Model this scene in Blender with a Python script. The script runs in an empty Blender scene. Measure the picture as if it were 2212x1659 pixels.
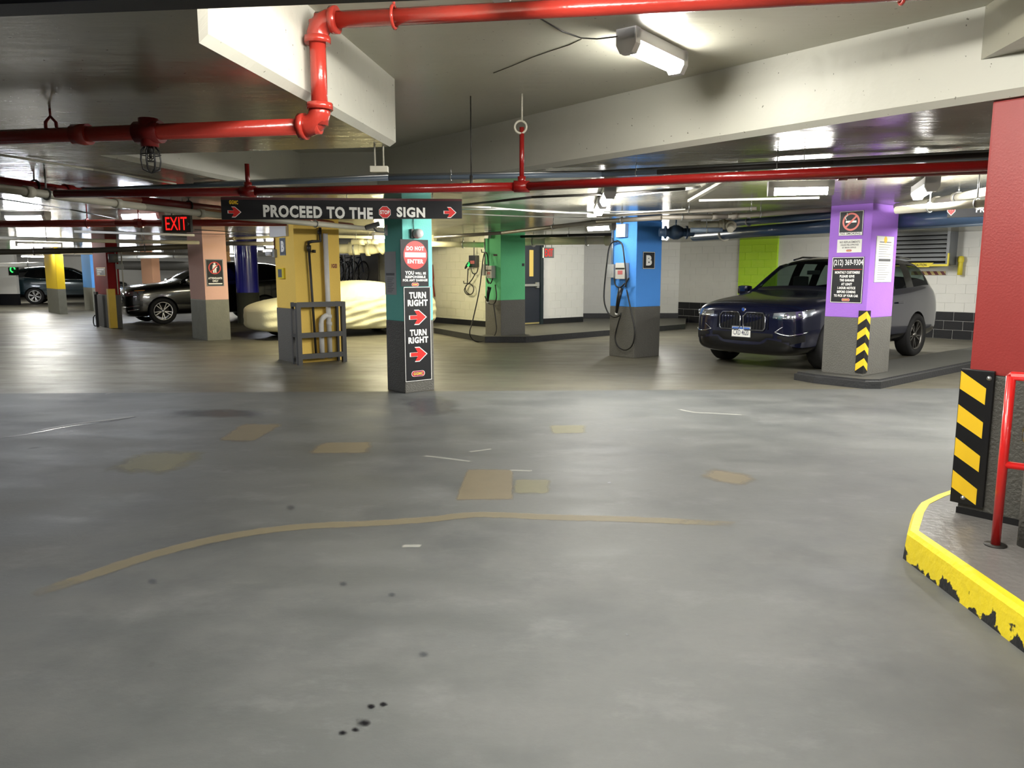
import bpy, bmesh, math, random
from mathutils import Vector, Matrix
random.seed(7)
scene = bpy.context.scene
COL = scene.collection
R = math.radians

# ------------------------------------------------------------------ camera
FPX, CX, CY, HORIZON = 1660.0, 1106.0, 829.5, 588.0
PITCH = math.atan((CY - HORIZON) / FPX)
CAM_H = 1.47
cam_data = bpy.data.cameras.new('camera')
cam_data.sensor_fit = 'HORIZONTAL'
cam_data.sensor_width = 36.0
cam_data.lens = 36.0 * FPX / 2212.0
cam_data.clip_start = 0.05
cam_data.clip_end = 200
cam = bpy.data.objects.new('camera', cam_data)
COL.objects.link(cam)
cam.location = (0, 0, CAM_H)
cam.rotation_euler = (math.pi / 2 - PITCH, 0, 0)
scene.camera = cam

# ------------------------------------------------------------------ world, exposure
world = bpy.data.worlds.new('garage_world')
scene.world = world
world.use_nodes = True
world.node_tree.nodes['Background'].inputs[0].default_value = (0.8, 0.85, 0.9, 1)
world.node_tree.nodes['Background'].inputs[1].default_value = 0.0
scene.view_settings.view_transform = 'Standard'
scene.view_settings.look = 'None'
scene.view_settings.gamma = 1
scene.view_settings.use_curve_mapping = False
scene.view_settings.exposure = 0.35
try:                   # shorter light paths, no fireflies
    scene.cycles.max_bounces = 7
    scene.cycles.glossy_bounces = 3
    scene.cycles.caustics_reflective = False
    scene.cycles.caustics_refractive = False
except AttributeError:
    pass
LAMP = 100.0            # radiance of a fluorescent lens
BACK = 170.0           # brighter tubes over the parking bays

ZL, ZH = 2.34, 2.80    # underside of the low slab and of the raised pocket
GRID = 50.5            # building direction, degrees clockwise from +Y

# ------------------------------------------------------------------ photo pixel -> place
def ray(x, y):
    u = (x - CX) / FPX
    v = (y - CY) / FPX
    return Vector((u, math.cos(PITCH) - v * math.sin(PITCH), -math.sin(PITCH) - v * math.cos(PITCH)))

def atz(x, y, z=0.0):
    d = ray(x, y)
    t = (z - CAM_H) / d.z
    return Vector((d.x * t, d.y * t, z))

def aty(x, y, Y):
    d = ray(x, y)
    t = Y / d.y
    return Vector((d.x * t, Y, CAM_H + d.z * t))

def dirv(a):
    return Vector((math.sin(R(a)), math.cos(R(a)), 0))

class Face:
    """A vertical plane: o = its lower left end, heading a (to the viewer's right)."""
    def __init__(s, o, a):
        s.o = Vector((o[0], o[1], 0)); s.a = a; s.d = dirv(a)
        s.n = Vector((s.d.y, -s.d.x, 0))     # outward, towards the viewer
    def uv(s, x, y):
        r = ray(x, y)
        den = r.x * s.n.x + r.y * s.n.y
        t = (s.o.x * s.n.x + s.o.y * s.n.y) / den
        p = r * t
        return ((p.x - s.o.x) * s.d.x + (p.y - s.o.y) * s.d.y, CAM_H + p.z)
    def u_of(s, x):                          # along the face from a pixel column at eye level
        return s.uv(x, HORIZON)[0]
    def shifted(s, off):
        return Face(s.o + s.n * off, s.a)
    def pt(s, u, z, out=0.0):
        p = s.o + s.d * u + s.n * out
        return Vector((p.x, p.y, z))
    @property
    def rz(s):
        return math.atan2(s.d.y, s.d.x)

# ------------------------------------------------------------------ objects and labels
def tag(o, label=None, cat=None, group=None, kind=None):
    if label: o['label'] = label
    if cat: o['category'] = cat
    if group: o['group'] = group
    if kind: o['kind'] = kind
    return o

def thing(name, label, cat, loc=(0, 0, 0), rz=0.0, group=None, kind=None):
    o = bpy.data.objects.new(name, None)
    o.empty_display_size = 0.1
    COL.objects.link(o)
    o.location = loc
    o.rotation_euler = (0, 0, rz)
    return tag(o, label, cat, group, kind)

def facething(name, label, cat, face, u=0.0, z=0.0, out=0.0, group=None):
    """local x right along the face, y into it, z up"""
    return thing(name, label, cat, face.pt(u, z, out), face.rz, group)

class MB:
    def __init__(s):
        s.v = []; s.f = []; s.m = []; s.sm = []
    def add(s, verts, faces, mi=0, smooth=False):
        b = len(s.v)
        s.v += [tuple(p) for p in verts]
        for f in faces:
            s.f.append([i + b for i in f]); s.m.append(mi); s.sm.append(smooth)
        return s
    def box(s, lo, hi, mi=0):
        x0, y0, z0 = lo; x1, y1, z1 = hi
        v = [(x0, y0, z0), (x1, y0, z0), (x1, y1, z0), (x0, y1, z0), (x0, y0, z1), (x1, y0, z1), (x1, y1, z1), (x0, y1, z1)]
        return s.add(v, [(0, 3, 2, 1), (4, 5, 6, 7), (0, 1, 5, 4), (1, 2, 6, 5), (2, 3, 7, 6), (3, 0, 4, 7)], mi)
    def cbox(s, lo, hi, b, mi=0):
        """box with chamfered edges"""
        c = [(lo[i] + hi[i]) / 2 for i in range(3)]; h = [abs(hi[i] - lo[i]) / 2 for i in range(3)]
        b = min(b, min(h) * 0.95)
        bm = bmesh.new(); bmesh.ops.create_cube(bm, size=1.0)
        for v in bm.verts:
            v.co = Vector((c[0] + v.co.x * 2 * h[0], c[1] + v.co.y * 2 * h[1], c[2] + v.co.z * 2 * h[2]))
        bmesh.ops.bevel(bm, geom=bm.edges[:], offset=b, segments=2, affect='EDGES', profile=0.7)
        bm.verts.index_update()
        s.add([v.co.copy() for v in bm.verts], [[v.index for v in f.verts] for f in bm.faces], mi, False)
        bm.free(); return s
    def bar(s, a, b, w, h, mi=0, up=(0, 0, 1)):
        a = Vector(a); b = Vector(b); d = (b - a).normalized(); up = Vector(up)
        if abs(d.dot(up)) > 0.98: up = Vector((0, 1, 0))
        x = d.cross(up).normalized() * (w / 2); y = x.cross(d).normalized() * (h / 2)
        v = [a - x - y, a + x - y, a + x + y, a - x + y, b - x - y, b + x - y, b + x + y, b - x + y]
        return s.add(v, [(0, 3, 2, 1), (4, 5, 6, 7), (0, 1, 5, 4), (1, 2, 6, 5), (2, 3, 7, 6), (3, 0, 4, 7)], mi)
    def tube(s, pts, r, seg=10, mi=0, cap=True, closed=False):
        pts = [Vector(p) for p in pts]; n = len(pts); rings = []
        nrm = None
        for i, p in enumerate(pts):
            if closed:
                t = (pts[(i + 1) % n] - pts[i - 1])
            else:
                t = (pts[min(i + 1, n - 1)] - pts[max(i - 1, 0)])
            if t.length < 1e-9: t = Vector((0, 0, 1))
            t.normalize()
            if nrm is None:
                a = Vector((0, 0, 1)) if abs(t.z) < 0.9 else Vector((0, 1, 0))
                nrm = (a - t * a.dot(t)).normalized()
            else:
                nrm = (nrm - t * nrm.dot(t))
                if nrm.length < 1e-6: nrm = Vector((1, 0, 0))
                nrm.normalize()
            bn = t.cross(nrm)
            rr = r[i] if isinstance(r, (list, tuple)) else r
            k = 1.0
            if 0 < i < n - 1 and not closed:
                c = (pts[i] - pts[i - 1]).normalized().dot((pts[i + 1] - pts[i]).normalized())
                k = 1.0
            rings.append([p + (nrm * math.cos(2 * math.pi * j / seg) + bn * math.sin(2 * math.pi * j / seg)) * rr * k for j in range(seg)])
        v = [q for rg in rings for q in rg]; f = []
        m = n if closed else n - 1
        for i in range(m):
            i2 = (i + 1) % n
            for j in range(seg):
                j2 = (j + 1) % seg
                f.append((i * seg + j, i * seg + j2, i2 * seg + j2, i2 * seg + j))
        b = len(s.v)
        s.add(v, f, mi, True)
        if cap and not closed:
            s.f.append([b + j for j in range(seg)][::-1]); s.m.append(mi); s.sm.append(False)
            s.f.append([b + (n - 1) * seg + j for j in range(seg)]); s.m.append(mi); s.sm.append(False)
        return s
    def cyl(s, a, b, r, seg=16, mi=0, r2=None):
        return s.tube([a, b], [r, r if r2 is None else r2], seg, mi)
    def lathe(s, prof, axis='z', c=(0, 0, 0), seg=24, mi=0, smooth=True):
        """prof: list of (radius, height)"""
        v = []
        for (r, h) in prof:
            for j in range(seg):
                a = 2 * math.pi * j / seg
                p = (r * math.cos(a), r * math.sin(a), h)
                if axis == 'y': p = (p[0], p[2], p[1])
                elif axis == 'x': p = (p[2], p[0], p[1])
                v.append((p[0] + c[0], p[1] + c[1], p[2] + c[2]))
        f = []
        for i in range(len(prof) - 1):
            for j in range(seg):
                j2 = (j + 1) % seg
                f.append((i * seg + j, i * seg + j2, (i + 1) * seg + j2, (i + 1) * seg + j))
        return s.add(v, f, mi, smooth)
    def prism(s, poly, z0, z1, mi=0):
        n = len(poly)
        v = [(p[0], p[1], z0) for p in poly] + [(p[0], p[1], z1) for p in poly]
        f = [list(range(n))[::-1], list(range(n, 2 * n))]
        for i in range(n):
            j = (i + 1) % n
            f.append((i, j, n + j, n + i))
        return s.add(v, f, mi)
    def xzprism(s, poly, y0, y1, mi=0):
        """poly in the x-z plane of a face thing, from y0 (front) to y1"""
        n = len(poly)
        v = [(p[0], y0, p[1]) for p in poly] + [(p[0], y1, p[1]) for p in poly]
        f = [list(range(n)), list(range(n, 2 * n))[::-1]]
        for i in range(n):
            j = (i + 1) % n
            f.append((j, i, n + i, n + j))
        return s.add(v, f, mi)
    def ring(s, cx, cz, r0, r1, y0, y1, seg=32, mi=0):
        v = []; f = []
        for j in range(seg):
            a = 2 * math.pi * j / seg; c, q = math.cos(a), math.sin(a)
            v += [(cx + r0 * c, y0, cz + r0 * q), (cx + r1 * c, y0, cz + r1 * q), (cx + r1 * c, y1, cz + r1 * q), (cx + r0 * c, y1, cz + r0 * q)]
        for j in range(seg):
            k = (j + 1) % seg
            for e in range(4):
                e2 = (e + 1) % 4
                f.append((j * 4 + e, j * 4 + e2, k * 4 + e2, k * 4 + e))
        return s.add(v, f, mi)
    def mesh(s, name):
        me = bpy.data.meshes.new(name)
        me.from_pydata(s.v, [], s.f)
        me.polygons.foreach_set('use_smooth', s.sm)
        me.polygons.foreach_set('material_index', s.m)
        bm = bmesh.new(); bm.from_mesh(me)
        bmesh.ops.recalc_face_normals(bm, faces=bm.faces[:])
        bm.to_mesh(me); bm.free()
        me.update()
        return me
    def build(s, name, mat, parent=None, label=None, cat=None, group=None, kind=None):
        me = s.mesh(name)
        for m in (mat if isinstance(mat, (list, tuple)) else [mat]):
            me.materials.append(m)
        return link(name, me, parent, label, cat, group, kind)

def link(name, me, parent=None, label=None, cat=None, group=None, kind=None):
    o = bpy.data.objects.new(name, me)
    COL.objects.link(o)
    if parent is not None: o.parent = parent
    return tag(o, label, cat, group, kind)

def copy_tree(o, parent=None):
    c = o.copy(); COL.objects.link(c); c.parent = parent
    for ch in list(o.children):
        copy_tree(ch, c)
    return c

# ------------------------------------------------------------------ materials
def lin(c):
    out = []
    for x in c[:3]:
        x = x / 255.0
        out.append(x / 12.92 if x <= 0.04045 else ((x + 0.055) / 1.055) ** 2.4)
    return (out[0], out[1], out[2], 1.0)

MATS = {}
def mat(name, rgb, rough=0.5, metal=0.0, var=0.08, scale=6.0, bump=0.0, bscale=None, coat=0.0, spec=0.5, emit=0.0, rvar=0.0):
    if name in MATS: return MATS[name]
    m = bpy.data.materials.new(name); m.use_nodes = True
    nt = m.node_tree; nd = nt.nodes; lk = nt.links
    b = nd['Principled BSDF']
    c = lin(rgb)
    b.inputs['Roughness'].default_value = rough
    b.inputs['Metallic'].default_value = metal
    b.inputs['Specular IOR Level'].default_value = spec
    b.inputs['Coat Weight'].default_value = coat
    b.inputs['Coat Roughness'].default_value = 0.06
    geo = nd.new('ShaderNodeNewGeometry')
    n = nd.new('ShaderNodeTexNoise'); n.inputs['Scale'].default_value = scale
    n.inputs['Detail'].default_value = 5; n.inputs['Roughness'].default_value = 0.6
    lk.new(geo.outputs['Position'], n.inputs['Vector'])
    mx = nd.new('ShaderNodeMix'); mx.data_type = 'RGBA'
    mx.inputs[6].default_value = (c[0] * (1 - var), c[1] * (1 - var), c[2] * (1 - var), 1)
    mx.inputs[7].default_value = (min(1, c[0] * (1 + var)), min(1, c[1] * (1 + var)), min(1, c[2] * (1 + var)), 1)
    lk.new(n.outputs['Fac'], mx.inputs[0]); lk.new(mx.outputs[2], b.inputs['Base Color'])
    if rvar:
        mr = nd.new('ShaderNodeMapRange'); mr.inputs[1].default_value = 0.3; mr.inputs[2].default_value = 0.7
        mr.inputs[3].default_value = max(0.02, rough - rvar); mr.inputs[4].default_value = min(1, rough + rvar)
        lk.new(n.outputs['Fac'], mr.inputs[0]); lk.new(mr.outputs[0], b.inputs['Roughness'])
    if bump:
        n2 = nd.new('ShaderNodeTexNoise'); n2.inputs['Scale'].default_value = bscale or scale * 6
        n2.inputs['Detail'].default_value = 4
        lk.new(geo.outputs['Position'], n2.inputs['Vector'])
        bp = nd.new('ShaderNodeBump'); bp.inputs['Strength'].default_value = bump; bp.inputs['Distance'].default_value = 0.02
        lk.new(n2.outputs['Fac'], bp.inputs['Height']); lk.new(bp.outputs['Normal'], b.inputs['Normal'])
    if emit:
        b.inputs['Emission Color'].default_value = c
        b.inputs['Emission Strength'].default_value = emit
    MATS[name] = m
    return m

def lampmat(name, rgb, strength):
    if name in MATS: return MATS[name]
    m = bpy.data.materials.new(name); m.use_nodes = True
    nt = m.node_tree; nt.nodes.remove(nt.nodes['Principled BSDF'])
    e = nt.nodes.new('ShaderNodeEmission'); e.inputs[0].default_value = lin(rgb); e.inputs[1].default_value = strength
    nt.links.new(e.outputs[0], nt.nodes['Material Output'].inputs[0])
    MATS[name] = m
    return m

def glassmat(name, tint, rough=0.03, see=0.5):
    if name in MATS: return MATS[name]
    m = bpy.data.materials.new(name); m.use_nodes = True
    nt = m.node_tree; nd = nt.nodes; lk = nt.links
    b = nd['Principled BSDF']; b.inputs['Base Color'].default_value = (0.004, 0.005, 0.006, 1); b.inputs['Roughness'].default_value = rough
    t = nd.new('ShaderNodeBsdfTransparent'); t.inputs[0].default_value = lin(tint)
    mx = nd.new('ShaderNodeMixShader'); mx.inputs[0].default_value = see
    lk.new(b.outputs[0], mx.inputs[1]); lk.new(t.outputs[0], mx.inputs[2])
    lk.new(mx.outputs[0], nd['Material Output'].inputs[0])
    MATS[name] = m
    return m

# paint that has partly gone: opacity from a mask attribute (1 inside, 0 at the rim) broken by noise
def fadedmat(name, rgb, rough=0.6, strength=0.8, scale=9.0):
    if name in MATS: return MATS[name]
    m = mat(name, rgb, rough, var=0.15, scale=5)
    nt = m.node_tree; nd = nt.nodes; lk = nt.links
    b = nd['Principled BSDF']
    at = nd.new('ShaderNodeAttribute'); at.attribute_name = 'mask'
    geo = nd.new('ShaderNodeNewGeometry')
    n = nd.new('ShaderNodeTexNoise'); n.inputs['Scale'].default_value = scale; n.inputs['Detail'].default_value = 6
    lk.new(geo.outputs['Position'], n.inputs['Vector'])
    a1 = nd.new('ShaderNodeMath'); a1.operation = 'MULTIPLY_ADD'; a1.inputs[1].default_value = 0.9; a1.inputs[2].default_value = -0.45
    lk.new(n.outputs['Fac'], a1.inputs[0])
    a2 = nd.new('ShaderNodeMath'); a2.operation = 'ADD'; lk.new(at.outputs['Fac'], a2.inputs[0]); lk.new(a1.outputs[0], a2.inputs[1])
    mr = nd.new('ShaderNodeMapRange'); mr.inputs[1].default_value = 0.12; mr.inputs[2].default_value = 0.7
    mr.inputs[3].default_value = 0; mr.inputs[4].default_value = strength
    lk.new(a2.outputs[0], mr.inputs[0])
    t = nd.new('ShaderNodeBsdfTransparent')
    mx = nd.new('ShaderNodeMixShader')
    lk.new(mr.outputs[0], mx.inputs[0]); lk.new(t.outputs[0], mx.inputs[1]); lk.new(b.outputs[0], mx.inputs[2])
    lk.new(mx.outputs[0], nd['Material Output'].inputs[0])
    return m

def floor_mat():
    m = bpy.data.materials.new('coated_concrete_floor'); m.use_nodes = True
    nt = m.node_tree; nd = nt.nodes; lk = nt.links; b = nd['Principled BSDF']
    geo = nd.new('ShaderNodeNewGeometry')
    def noise(scale, det=6, rough=0.6, vec=None, stretch=None):
        n = nd.new('ShaderNodeTexNoise'); n.inputs['Scale'].default_value = scale
        n.inputs['Detail'].default_value = det; n.inputs['Roughness'].default_value = rough
        src = geo.outputs['Position']
        if stretch:
            mp = nd.new('ShaderNodeMapping'); mp.inputs['Scale'].default_value = stretch; mp.inputs['Rotation'].default_value = (0, 0, R(12))
            lk.new(src, mp.inputs['Vector']); src = mp.outputs['Vector']
        lk.new(src, n.inputs['Vector']); return n.outputs['Fac']
    def mrange(x, a, b_, c=0.0, d=1.0):
        q = nd.new('ShaderNodeMapRange'); q.inputs[1].default_value = a; q.inputs[2].default_value = b_
        q.inputs[3].default_value = c; q.inputs[4].default_value = d; lk.new(x, q.inputs[0]); return q.outputs[0]
    def mix(f, c1, c2):
        q = nd.new('ShaderNodeMix'); q.data_type = 'RGBA'
        for s, c in ((6, c1), (7, c2)):
            if isinstance(c, tuple): q.inputs[s].default_value = c
            else: lk.new(c, q.inputs[s])
        if isinstance(f, float): q.inputs[0].default_value = f
        else: lk.new(f, q.inputs[0])
        return q.outputs[2]
    def math_(op, a, b_=None):
        q = nd.new('ShaderNodeMath'); q.operation = op
        for i, c in enumerate((a, b_)):
            if c is None: continue
            if isinstance(c, (int, float)): q.inputs[i].default_value = c
            else: lk.new(c, q.inputs[i])
        return q.outputs[0]
    big = noise(0.35, 4); mid = noise(1.7, 6, 0.65, stretch=(0.55, 1.4, 1)); fine = noise(22, 5, 0.7)
    sep = nd.new('ShaderNodeSeparateXYZ'); lk.new(geo.outputs['Position'], sep.inputs[0])
    # the newer coat ends along a straight joint about 9.5 m in, slightly skew
    ln = math_('ADD', sep.outputs['Y'], math_('MULTIPLY', sep.outputs['X'], -0.035))
    wob = math_('ADD', ln, math_('MULTIPLY', math_('SUBTRACT', mid, 0.5), 0.06))
    zone = mrange(wob, 9.50, 9.53)
    near = mix(mrange(big, 0.3, 0.7), lin((79, 82, 82)), lin((99, 101, 99)))
    near = mix(mrange(mid, 0.42, 0.70, 0, 0.6), near, lin((110, 111, 110)))
    near = mix(mrange(noise(2.3, 8, 0.72, stretch=(0.7, 1.2, 1)), 0.54, 0.74, 0, 0.5), near, lin((124, 125, 125)))
    near = mix(mrange(noise(0.9, 5, 0.6), 0.48, 0.66, 0, 0.7), near, lin((68, 71, 72)))
    far = mix(mrange(big, 0.3, 0.7), lin((92, 89, 78)), lin((114, 110, 95)))
    far = mix(mrange(mid, 0.46, 0.74, 0, 0.5), far, lin((58, 57, 50)))
    c = mix(zone, near, far)
    c = mix(mrange(fine, 0.2, 0.8, 0, 0.22), c, lin((70, 70, 68)))
    speck = noise(7, 2, 0.5)
    c = mix(mrange(speck, 0.80, 0.83, 0, 0.75), c, lin((205, 205, 198)))
    dsp = noise(3.1, 1, 0.4)
    c = mix(mrange(dsp, 0.79, 0.83, 0, 0.7), c, lin((45, 46, 46)))
    lk.new(c, b.inputs['Base Color'])
    r = math_('SUBTRACT', mrange(mid, 0.3, 0.75, 0.50, 0.70), math_('MULTIPLY', zone, 0.16))
    lk.new(r, b.inputs['Roughness'])
    b.inputs['Specular IOR Level'].default_value = 0.45
    bp = nd.new('ShaderNodeBump'); bp.inputs['Strength'].default_value = 0.12; bp.inputs['Distance'].default_value = 0.01
    lk.new(math_('ADD', fine, math_('MULTIPLY', mid, 1.5)), bp.inputs['Height']); lk.new(bp.outputs['Normal'], b.inputs['Normal'])
    MATS['floor'] = m
    return m

def chipped_yellow():
    m = mat('chipped_yellow_paint', (238, 214, 40), 0.45, var=0.12, scale=5, bump=0.3, bscale=25)
    nt = m.node_tree; nd = nt.nodes; lk = nt.links; b = nd['Principled BSDF']
    geo = nd.new('ShaderNodeNewGeometry'); n = nd.new('ShaderNodeTexNoise'); n.inputs['Scale'].default_value = 10; n.inputs['Detail'].default_value = 8
    n.inputs['Roughness'].default_value = 0.55
    lk.new(geo.outputs['Position'], n.inputs['Vector'])
    sp = nd.new('ShaderNodeSeparateXYZ'); lk.new(geo.outputs['Position'], sp.inputs[0])
    h = nd.new('ShaderNodeMapRange'); h.inputs[1].default_value = 0.0; h.inputs[2].default_value = 0.10; h.inputs[3].default_value = 0.17; h.inputs[4].default_value = -0.08
    lk.new(sp.outputs['Z'], h.inputs[0])
    ad = nd.new('ShaderNodeMath'); ad.operation = 'ADD'; lk.new(n.outputs['Fac'], ad.inputs[0]); lk.new(h.outputs[0], ad.inputs[1])
    mr = nd.new('ShaderNodeMapRange'); mr.inputs[1].default_value = 0.60; mr.inputs[2].default_value = 0.63; lk.new(ad.outputs[0], mr.inputs[0])
    old = b.inputs['Base Color'].links[0].from_socket
    mx = nd.new('ShaderNodeMix'); mx.data_type = 'RGBA'; lk.new(mr.outputs[0], mx.inputs[0]); lk.new(old, mx.inputs[6])
    mx.inputs[7].default_value = lin((30, 31, 34)); lk.new(mx.outputs[2], b.inputs['Base Color'])
    return m

def ceiling_mat(name, rgb, rough, bump):
    m = mat(name, rgb, rough, var=0.07, scale=1.3, spec=0.5, rvar=0.04)
    nt = m.node_tree; nd = nt.nodes; lk = nt.links; b = nd['Principled BSDF']
    geo = nd.new('ShaderNodeNewGeometry')
    hs = []
    for sc, w, stretch in ((2.2, 0.6, (1, 1, 1)), (14, 0.16, (1, 1, 1)), (5, 0.35, (0.35, 2.2, 1))):
        mp = nd.new('ShaderNodeMapping'); mp.inputs['Scale'].default_value = stretch; mp.inputs['Rotation'].default_value = (0, 0, R(12))
        lk.new(geo.outputs['Position'], mp.inputs['Vector'])
        n = nd.new('ShaderNodeTexNoise'); n.inputs['Scale'].default_value = sc; n.inputs['Detail'].default_value = 3; lk.new(mp.outputs[0], n.inputs['Vector'])
        q = nd.new('ShaderNodeMath'); q.operation = 'MULTIPLY'; q.inputs[1].default_value = w; lk.new(n.outputs['Fac'], q.inputs[0]); hs.append(q.outputs[0])
    a = nd.new('ShaderNodeMath'); a.operation = 'ADD'; lk.new(hs[0], a.inputs[0]); lk.new(hs[1], a.inputs[1])
    a2 = nd.new('ShaderNodeMath'); a2.operation = 'ADD'; lk.new(a.outputs[0], a2.inputs[0]); lk.new(hs[2], a2.inputs[1])
    bp = nd.new('ShaderNodeBump'); bp.inputs['Strength'].default_value = bump; bp.inputs['Distance'].default_value = 0.03
    lk.new(a2.outputs[0], bp.inputs['Height']); lk.new(bp.outputs['Normal'], b.inputs['Normal'])
    # pits and bug holes
    v = nd.new('ShaderNodeTexNoise'); v.inputs['Scale'].default_value = 42; v.inputs['Detail'].default_value = 2; lk.new(geo.outputs['Position'], v.inputs['Vector'])
    mr = nd.new('ShaderNodeMapRange'); mr.inputs[1].default_value = 0.73; mr.inputs[2].default_value = 0.76; lk.new(v.outputs['Fac'], mr.inputs[0])
    old = b.inputs['Base Color'].links[0].from_socket
    mx = nd.new('ShaderNodeMix'); mx.data_type = 'RGBA'; lk.new(mr.outputs[0], mx.inputs[0]); lk.new(old, mx.inputs[6]); mx.inputs[7].default_value = lin((95, 92, 80))
    lk.new(mx.outputs[2], b.inputs['Base Color'])
    return m

M_FLOOR = floor_mat()
M_CEIL = ceiling_mat('glossy_ceiling_paint', (140, 137, 122), 0.2, 0.28)
M_CEILH = ceiling_mat('pocket_ceiling_paint', (186, 184, 168), 0.34, 0.25)
M_CEILB = ceiling_mat('beam_paint', (188, 187, 175), 0.5, 0.5)
M_WALLW = mat('white_wall_paint', (226, 226, 222), 0.5, var=0.06, scale=2, bump=0.15, bscale=40)
M_WALLC = mat('cream_wall_paint', (214, 212, 192), 0.5, var=0.06, scale=2, bump=0.15, bscale=40)
M_DADO = mat('black_dado_paint', (26, 27, 32), 0.4, var=0.2, scale=3, bump=0.2, bscale=40)
M_GREYB = mat('grey_column_base_paint', (92, 91, 86), 0.55, var=0.14, scale=5, bump=0.5, bscale=60)
M_KERB = mat('dark_kerb_paint', (66, 66, 66), 0.6, var=0.25, scale=7, bump=0.4, bscale=40)
M_BLACK = mat('black_plastic', (18, 18, 20), 0.4, var=0.1)
M_SIGNK = mat('black_sign_face', (24, 25, 29), 0.5, var=0.05, spec=0.3)
M_WHITE = mat('white_print', (246, 246, 242), 0.5, var=0.03)
M_RED = mat('red_print', (214, 38, 34), 0.45, var=0.05)
M_YEL = mat('yellow_print', (244, 200, 40), 0.45, var=0.08)
M_PIPER = mat('red_pipe_enamel', (136, 22, 20), 0.22, var=0.12, scale=8, bump=0.08, bscale=50, coat=0.3)
M_PIPEO = mat('orange_red_pipe_enamel', (158, 48, 38), 0.22, var=0.1, scale=8, bump=0.08, bscale=50, coat=0.3)
M_PIPED = mat('dark_red_pipe_enamel', (120, 22, 20), 0.35, var=0.12, scale=8)
M_PIPEB = mat('blue_pipe_paint', (58, 78, 104), 0.3, var=0.12, scale=5)
M_PIPEW = mat('pale_pipe_paint', (196, 192, 176), 0.4, var=0.1, scale=6)
M_PIPEC = mat('cream_pipe_wrap', (222, 218, 184), 0.55, var=0.1, scale=6)
M_STEEL = mat('galvanised_steel', (170, 172, 172), 0.35, 0.8, var=0.1, scale=14)
M_DARKM = mat('dark_iron', (52, 50, 48), 0.5, 0.4, var=0.15, scale=12)
M_GREYM = mat('grey_enclosure_paint', (150, 152, 150), 0.5, var=0.06)
M_LAMPB = mat('white_lamp_housing', (205, 205, 208), 0.4, var=0.04)
# ================================================================== SETTING
# ---- floor
fl = MB().box((-40, -9, -0.2), (26, 50, 0)).build('floor', M_FLOOR, None, 'grey coated concrete garage floor', 'floor', kind='structure')

M_PATCH = fadedmat('worn_ochre_paint', (136, 124, 98), 0.6, 0.65)
M_PATCHG = fadedmat('worn_olive_paint', (138, 134, 104), 0.6, 0.6)
M_LINE = fadedmat('worn_tan_line_paint', (138, 128, 102), 0.6, 0.62, 14)
M_SCUFF = fadedmat('pale_scuff', (190, 190, 182), 0.5, 0.5, 16)
M_STAIN = fadedmat('oil_stain', (20, 20, 26), 0.25, 0.95, 30)
M_SEAM = fadedmat('dark_floor_patch', (72, 76, 84), 0.3, 0.5, 5)  # darker bluish floor tone with soft edges

def patch(name, quad, material, n=14, soft=0.16, z=0.0012, label=None):
    """thin layer of paint on the floor; quad in pixels, TL TR BR BL"""
    p = [atz(x, y, 0) for x, y in quad]
    me = bpy.data.meshes.new(name); v = []; mk = []; f = []
    for j in range(n + 1):
        for i in range(n + 1):
            a, b = i / n, j / n
            q = (p[0] * (1 - a) + p[1] * a) * (1 - b) + (p[3] * (1 - a) + p[2] * a) * b
            v.append((q.x, q.y, z))
            mk.append(min(1, min(a, 1 - a) / soft) * min(1, min(b, 1 - b) / soft))
    for j in range(n):
        for i in range(n):
            k = j * (n + 1) + i
            f.append((k, k + 1, k + n + 2, k + n + 1))
    me.from_pydata(v, [], f)
    at = me.attributes.new('mask', 'FLOAT', 'POINT'); at.data.foreach_set('value', mk)
    me.materials.append(material)
    o = link(name, me, fl)
    if label: o['label'] = label
    return o

def strip(name, pts, w, material, z=0.0015, label=None, seg=5, ends=0.1):
    q = [atz(x, y, 0) for x, y in pts]
    # resample
    P = []
    for i in range(len(q) - 1):
        a = q[max(i - 1, 0)]; b = q[i]; c = q[i + 1]; d = q[min(i + 2, len(q) - 1)]
        for k in range(seg):
            t = k / seg
            P.append(0.5 * ((2 * b) + (c - a) * t + (2 * a - 5 * b + 4 * c - d) * t * t + (3 * b - a - 3 * c + d) * t ** 3))
    P.append(q[-1])
    v = []; mk = []; f = []; n = len(P)
    for i, p in enumerate(P):
        t = (P[min(i + 1, n - 1)] - P[max(i - 1, 0)]).normalized(); s = Vector((-t.y, t.x, 0))
        e = min(1, min(i, n - 1 - i) / max(1, n * ends))
        for k in range(5):
            c = k / 4
            v.append(tuple(p + s * w * (c - 0.5) + Vector((0, 0, z)))); mk.append(min(1, min(c, 1 - c) / 0.25) * (0.15 + 0.85 * e))
    for i in range(n - 1):
        for k in range(4):
            a = i * 5 + k; f.append((a, a + 1, a + 6, a + 5))
    me = bpy.data.meshes.new(name); me.from_pydata(v, [], f)
    at = me.attributes.new('mask', 'FLOAT', 'POINT'); at.data.foreach_set('value', mk)
    me.materials.append(material)
    o = link(name, me, fl)
    if label: o['label'] = label
    return o

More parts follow.
